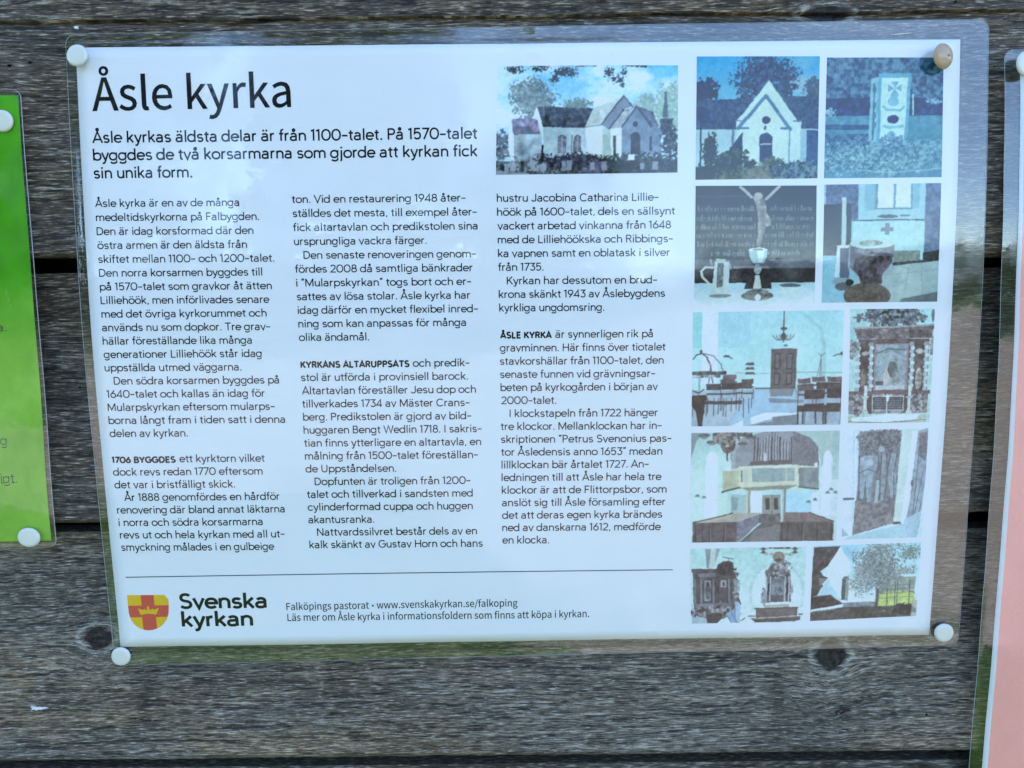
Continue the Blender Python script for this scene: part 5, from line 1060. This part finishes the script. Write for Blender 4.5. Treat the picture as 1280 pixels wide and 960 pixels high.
p.rect(790, 660, 1055, 705, (158, 172, 172), tex=.08); p.poly([(800, 645), (1060, 638), (1060, 662), (800, 668)], (205, 224, 232)); p.poly([(700, 705), (1140, 698), (1140, 785), (705, 800)], (112, 102, 100), tex=.08, k=16); p.line([(695, 706), (1142, 698)], 12, (88, 84, 84)); p.poly([(655, 812), (1172, 795), (1170, 830), (1100, 845), (700, 848)], (92, 90, 90)); p.line([(655, 812), (1172, 795)], 12, (130, 130, 126)); p.rect(620, 778, 700, 790, (80, 88, 92)); p.rect(1150, 766, 1198, 778, (88, 96, 100)); p.line([(550, 830), (595, 805)], 9, (82, 96, 108))
reg('carved pulpit on the left and an altar under a chandelier', ((862.7, 685.8), (1008, 683.3), (1004.8, 777.3), (863.7, 779.4)), p, .3, contrast=14)

# 11 roof gable and a tree in leaf
p = Pic(75, 85, 1205, 865, (170, 215, 230), 11, 340)
p.vgrad(85, (150, 205, 228), 700, (190, 224, 234)); p.ell(450, 160, 90, 90, (140, 195, 222), al=.7, soft=.8)
p.poly([(360, 95), (470, 260), (480, 430), (640, 600), (740, 640), (740, 700), (380, 700), (140, 610), (160, 420)], (192, 222, 228), tex=.03); p.poly([(360, 95), (400, 180), (330, 300), (240, 330)], (205, 228, 228))
p.poly([(85, 100), (362, 95), (240, 300), (160, 350), (200, 400), (250, 420), (160, 440), (200, 500), (140, 600), (75, 610)], (78, 76, 82), c2=(96, 94, 98), k=30); p.poly([(150, 415), (245, 425), (165, 500)], (130, 140, 142)); p.poly([(250, 430), (380, 640), (140, 600), (180, 520)], (168, 205, 222)); p.line([(265, 540), (385, 650)], 30, (160, 205, 232))
p.ell(435, 440, 38, 30, (105, 122, 125)); p.rect(398, 440, 440, 660, (88, 100, 102)); p.rect(438, 440, 470, 665, (135, 155, 155)); p.poly([(75, 610), (285, 598), (425, 700), (75, 745)], (78, 70, 74), c2=(95, 86, 88), k=40); p.line([(100, 610), (285, 600), (430, 705)], 7, (120, 125, 125))
p.rect(790, 440, 1170, 620, (122, 145, 142), c2=(150, 170, 160), k=26); p.rect(790, 610, 1160, 740, (168, 198, 125)); p.foliage(970, 660, 180, 60, (185, 210, 130), (160, 190, 120), .9, 30); p.rect(420, 690, 760, 740, (140, 160, 175), c2=(112, 128, 140), k=30)
for y in (520, 560, 600, 650): p.line([(780, y + 6), (1160, y)], 6, (98, 110, 108), .7)
for x in (880, 960, 985, 1110): p.line([(x, 480), (x + 4, 735)], 10, (92, 102, 98))
p.line([(775, 740), (778, 520)], 34, (98, 98, 108)); p.line([(778, 530), (700, 380), (620, 260)], 9, (90, 96, 104)); p.line([(778, 530), (790, 300), (780, 120)], 10, (90, 96, 104)); p.line([(778, 530), (870, 380), (930, 200)], 8, (90, 96, 104)); p.line([(745, 500), (640, 480), (560, 500)], 6, (95, 105, 112)); p.line([(778, 520), (900, 470), (980, 440)], 6, (95, 105, 112))
p.foliage(760, 270, 240, 215, (98, 116, 120), (140, 162, 165), .72, 62); p.foliage(650, 480, 190, 150, (112, 132, 138), (150, 172, 178), .50, 66); p.foliage(880, 420, 180, 120, (105, 125, 128), (150, 172, 172), .52, 66); p.foliage(1090, 170, 130, 90, (100, 130, 122), (132, 160, 150), .50, 62); p.foliage(1070, 370, 110, 60, (108, 128, 130), (150, 170, 170), .42, 66); p.foliage(570, 380, 90, 120, (120, 140, 145), (150, 170, 175), .45, 66)
p.poly([(75, 765), (420, 735), (1145, 740), (1145, 870), (75, 880)], (88, 84, 82), c2=(104, 100, 96), k=40); p.line([(75, 770), (340, 752)], 7, (150, 150, 142)); p.foliage(1080, 780, 100, 55, (40, 46, 54), (70, 78, 84), .85, 40); p.ell(855, 790, 20, 10, (130, 128, 120)); p.rect(1145, 690, 1205, 865, (150, 165, 160), al=.7)
reg('tree in leaf beside a dark roof and white gable', ((1016.2, 682.5), (1151.5, 678.2), (1144.9, 769.9), (1012.5, 776.3)), p, .3, contrast=12)

REFL_SKY = np.array([.030, .055, .105])
def albedo(img, refl, ya, yb):
    yy = ya + (yb - ya) * np.linspace(0, 1, img.shape[0])[:, None, None]
    lin = srgb(img) - REFL_SKY * refl * (1.45 if refl > .7 else 1.0) * (1 - .7 * smooth((yy - 300) / 22))
    al = np.clip((lin / PAPER_LIN - .035) * .86, .004, .82)
    if refl < 1.2:                  # darks greyed to stand in for ground light mirrored in the film
        lum = al @ np.array([.3, .5, .2]); k = (.55 * np.clip(1 - lum / .45, 0, 1))[..., None]
        al = al * (1 - k) + k * lum[..., None] * np.array([.96, 1.0, 1.04])
    return al
for label, cn, img, refl in PICS:
    c = [np.array(P(*q)) for q in cn]
    h, w = img.shape[:2]; nx = int(w * .62); ny = int(h * .62)
    xs = np.linspace(0, 1, nx); ys = np.linspace(0, 1, ny)
    SX, SY = np.meshgrid(xs, ys); a_ = SX[..., None]; b_ = SY[..., None]
    uv = (c[0] * (1 - a_) + c[1] * a_) * (1 - b_) + (c[3] * (1 - a_) + c[2] * a_) * b_
    n = bulge_main(uv[..., 0], uv[..., 1]) + .05
    xi = np.clip(SX * (w - 1), 0, w - 1.001); yi = np.clip(SY * (h - 1), 0, h - 1.001); x0 = xi.astype(int); y0 = yi.astype(int); fx = (xi - x0)[..., None]; fy = (yi - y0)[..., None]
    al = albedo(img, refl, cn[0][1], cn[3][1])
    col = (al[y0, x0] * (1 - fx) + al[y0, x0 + 1] * fx) * (1 - fy) + (al[y0 + 1, x0] * (1 - fx) + al[y0 + 1, x0 + 1] * fx) * fy
    o = mesh('printed_picture', W3(np.concatenate([uv, n[..., None]], -1)).reshape(-1, 3), [f[::-1] for f in grid_faces(nx, ny)], sheet, [M_print])
    set_col(o, 'print', col.reshape(-1, 3)); o['label'] = label

# ------------------------------------------------------------------ neighbouring sheets
# green sheet on the left
flatL = lambda u, v: 0.6 + .25 * np.sin(np.asarray(u, float) / 17 + np.asarray(v, float) / 23) + 0.2 * np.sin(np.asarray(v, float) / 13.)
PLf = lambda x, y: at(x, y, 0.0, flatL)
ls = empty('notice_sheet', world(-270, 0, 0), 'bright green laminated sheet at the left edge with a thumbtack in each right corner', 'notice')
tr_, br_ = PLf(25.5, 112), PLf(71, 684)
tl_ = (tr_[0] - 190, tr_[1] + 2.6); bl_ = (br_[0] - 190, br_[1] - 3.6)
gr, gb = PLf(22.5, 119), PLf(64, 676)
gl_, gbl = (gr[0] - 180, gr[1] + 2.4), (gb[0] - 180, gb[1] - 3.0)
o, gg = make_paper(ls, [gl_, gr, gb, gbl], flatL, None, 240, 260)
o.data.materials.append(M_print)
U, V = gg[..., 0], gg[..., 1]; t = (gr[1] - V) / (gr[1] - gb[1])
w1 = np.abs(fbm(U / 16 + V / 60, V / 70, 51, 4) - .5) * 2; w2 = fbm(U / 30, V / 22, 52, 4)
top_ = np.array([.065, .34, .004]); low = np.array([.24, .47, .05])  # paler lower green puts the film's reflected veil into the print
tt = smooth((t - .35) / .3 + (w2 - .5) * .5)[..., None]
col = top_ * (1 - tt) + low * tt
col = col * (.62 + .50 * w2 + .26 * fbm(U / 5, V / 9, 58, 4))[..., None]; v_ = (smooth((.055 - w1) / .05) * (fbm(U / 20, V / 20, 55, 2) > .42) * (t > .42) * (t < .60))[..., None]; col = col * (1 - v_ * .6) + v_ * .6 * np.array([.22, .42, .08])
c2_ = np.concatenate([col.reshape(-1, 3), col.reshape(-1, 3) * 0 + .7], 0); set_col(o, 'print', c2_)
make_film(ls, [tl_, tr_, br_, bl_], (gl_[0], (gr[0] + gb[0]) / 2 + 3, gb[1], gr[1]), flatL, rad=4)
pr = Print(flatL)
pr.text('a.', -3.6, 414.2, 8.2, 414.0, 15, .045, at_=PLf); pr.make('sheet_text', M_ink3, ls)
pr = Print(flatL)
pr.text('g', .5, 556.5, 8.8, 556.3, 17.5, .03, at_=PLf); pr.text('igt.', 1.5, 604.0, 21.5, 603.4, 17.5, .032, at_=PLf)
pr.poly([(1.5, 603.2), (5.4, 603.1), (5.4, 604.2), (1.5, 604.3)], PLf); pr.poly([(1.2, 595.6), (3.8, 595.5), (3.8, 596.4), (1.2, 596.5)], PLf); pr.poly([(14.2, 602.7), (19, 602.6), (19, 603.5), (14.2, 603.7)], PLf)
pr.make('sheet_text', plain('brown_grey_ink', (.06, .06, .03), .7, .15), ls)

# pink sheet on the right
def bulge_right(u, v):
    t = np.clip((np.asarray(v, float) + 260) / 430.0, 0, 1)
    return 9.0 * np.sin(math.pi * t ** 1.25) + .2 * np.sin(v / 21.0 + u / 15.) + .15 * np.sin(v / 9.0 + 1)
PR = lambda x, y: at(x, y, 0.0, bulge_right)
rs = empty('notice_sheet', world(290, -60, 0), 'pink printed laminated sheet with a white border at the right edge', 'notice')
ft, fb = PR(1255.5, 62), PR(1211, 962)
k = (fb[0] - ft[0]) / (fb[1] - ft[1]); f2 = (ft[0] + k * (-260 - ft[1]), -260)
make_film(rs, [ft, (ft[0] + 300, ft[1] - 3), (f2[0] + 300, -263), f2], (PR(1275, 90)[0] - 1.2, ft[0] + 288, -250, PR(1276, 72)[1]), bulge_right, rad=5)
pt, pb = PR(1275, 76), PR(1227.5, 960)
k = (pb[0] - pt[0]) / (pb[1] - pt[1]); p2 = (pt[0] + k * (-250 - pt[1]), -250)
make_paper(rs, [pt, (pt[0] + 270, pt[1] - 3), (p2[0] + 270, -253), p2], bulge_right, M_paper, 60, 90)
qt, qb = (pt[0] + 1.9, pt[1] - 5), (p2[0] + 2.9, p2[1] + 6)
g_ = corner_grid([qt, (qt[0] + 260, qt[1] - 3), (qb[0] + 260, qb[1] - 3), qb], np.linspace(0, 1, 60), np.linspace(0, 1, 90), .01, lambda u, v: bulge_right(u, v) + .06)
o = mesh('colour_panel', W3(g_).reshape(-1, 3), [f[::-1] for f in grid_faces(60, 90)], rs, [M_print], True)
cc = np.array([.93, .40, .33]) * (1 + .10 * (fbm(g_[..., 0] / 14, g_[..., 1] / 18, 61, 3) - .5))[..., None]
set_col(o, 'print', cc.reshape(-1, 3))

# scratch and dust lying on the film
def sliver(name, pts, w, lift=.5, parent=sheet, mt=M_chip):
    vs_, fs = [], []
    q = [P(*p) for p in pts]; m = len(q)
    for i, (u, v) in enumerate(q):
        a = q[max(i - 1, 0)]; b = q[min(i + 1, m - 1)]; dx, dy = b[0] - a[0], b[1] - a[1]; l = math.hypot(dx, dy) or 1
        ww = w * (1 if 0 < i < m - 1 else .3); h = float(bulge_main(u, v)) + lift
        vs_ += [world(u - dy / l * ww, v + dx / l * ww, h), world(u, v, h + .06), world(u + dy / l * ww, v - dx / l * ww, h)]
        if i:
            for k in (0, 1): fs.append((3 * i - 3 + k, 3 * i + k, 3 * i + 1 + k, 3 * i - 2 + k))
    return mesh(name, vs_, fs, parent, [mt])
sliver('scratch', [(1112, 44.2), (1120, 43.3), (1130, 42.6), (1139, 41.6)], .22)['label'] = 'white scratch in the top margin of the film'
sliver('scratch', [(1113, 45.8), (1121, 45.2), (1127, 44.9)], .09)
dv, df = [], []
for i in range(130):
    px, py = random.uniform(90, 1210), random.uniform(40, 815); u, v = P(px, py); r_ = random.uniform(.05, .17); h = float(bulge_main(u, v)) + .45; b = len(dv)
    for k in range(5):
        a = k * 1.257 + px; dv.append(world(u + r_ * math.cos(a) * random.uniform(.6, 1.5), v + r_ * math.sin(a), h))
    df.append(tuple(range(b, b + 5)))
o = mesh('dust', dv, df, sheet, [plain('dust_grey', (.25, .24, .21), .9, .1)]); o['kind'] = 'stuff'

# ------------------------------------------------------------------ thumbtacks
TG = 'thumbtacks holding the laminated sheets'
def tack(px, py, n0, rad, label, tilt=(0, 0), mt=M_head, fn=bulge_main, prof=None, atf=None, nub=False, squash=1.0):
    gap = n0
    u, v = at(px, py, gap, fn); base = float(fn(u, v)) + gap
    root = empty('thumbtack', world(u, v, base), label, 'thumbtack', TG)
    prof = prof or [(0, 1.5), (.6, 1.5), (.78, 1.47), (.83, 1.38), (.86, 1.33), (.94, 1.05), (1.0, .55), (.985, .2), (.93, .02), (.80, -.12), (.3, -.2), (0, -.2)]
    K = 40; vs_ = []; fs = []
    R = Matrix.Rotation(math.radians(tilt[0]), 3, 'X') @ Matrix.Rotation(math.radians(tilt[1]), 3, 'Y')
    def put(x, y, z): p = R @ Vector((x, y * squash, z)); return world(u + p.x, v + p.y, base + p.z)
    for r_, z in prof:
        for i in range(K):
            a = i * 2 * math.pi / K; vs_.append(put(r_ * rad * math.cos(a), r_ * rad * math.sin(a), z))
    for j in range(len(prof) - 1):
        for i in range(K): fs.append((j * K + i, (j + 1) * K + i, (j + 1) * K + (i + 1) % K, j * K + (i + 1) % K))
    mesh('head', vs_, fs, root, [mt], True)
    vs_, fs = [], []
    for j, (r_, z) in enumerate(((.55, -.15), (.5, -gap - 1.5), (.05, -gap - 6))):
        for i in range(12):
            a = i * math.pi / 6; vs_.append(put(r_ * math.cos(a), r_ * math.sin(a), z))
    for j in range(2):
        for i in range(12): fs.append((j * 12 + i, (j + 1) * 12 + i, (j + 1) * 12 + (i + 1) % 12, j * 12 + (i + 1) % 12))
    mesh('needle', vs_, fs, root, [M_steel], True)
    if nub:
        vs_, fs = [], []; pf = [(.0, 3.3), (.35, 3.2), (.62, 2.9), (.78, 2.4), (.85, 1.7)]
        for r_, z in pf:
            for i in range(16):
                a = i * math.pi / 8; vs_.append(put(.9 + r_ * math.cos(a), r_ * math.sin(a), z))
        for j in range(len(pf) - 1):
            for i in range(16): fs.append((j * 16 + i, (j + 1) * 16 + i, (j + 1) * 16 + (i + 1) % 16, j * 16 + (i + 1) % 16))
        mesh('nub', vs_, fs, root, [mt], True)
    return root
tack(97.2, 69.8, 2.6, 5.15, 'white thumbtack at the top left corner of the church sheet', (-6, -5))
tack(151.8, 820, .9, 4.95, 'white thumbtack at the bottom left corner of the church sheet, beside the knot')
tack(1179.2, 790.5, 1.2, 5.05, 'white thumbtack at the bottom right corner of the church sheet')
dome = [(0, 2.5), (.25, 2.42), (.5, 2.1), (.72, 1.6), (.88, 1.0), (.97, .45), (1.0, .1), (.96, -.15), (.7, -.3), (0, -.35)]
tack(1178.6, 70.5, 4.6, 5.9, 'beige domed thumbtack standing off the top right corner of the church sheet', (0, 18), M_beige, prof=dome, nub=True)
tack(4.0, 151.5, 1.0, 5.1, 'white thumbtack in the top right corner of the green sheet', fn=flatL)
tack(37.0, 671.5, 1.6, 5.7, 'white thumbtack in the bottom right corner of the green sheet', fn=flatL, squash=.88)
tack(1280.0, 80.0, 4.0, 5.6, 'pale thumbtack at the top left corner of the pink sheet, cut by the photo edge', (0, 20), fn=bulge_right)
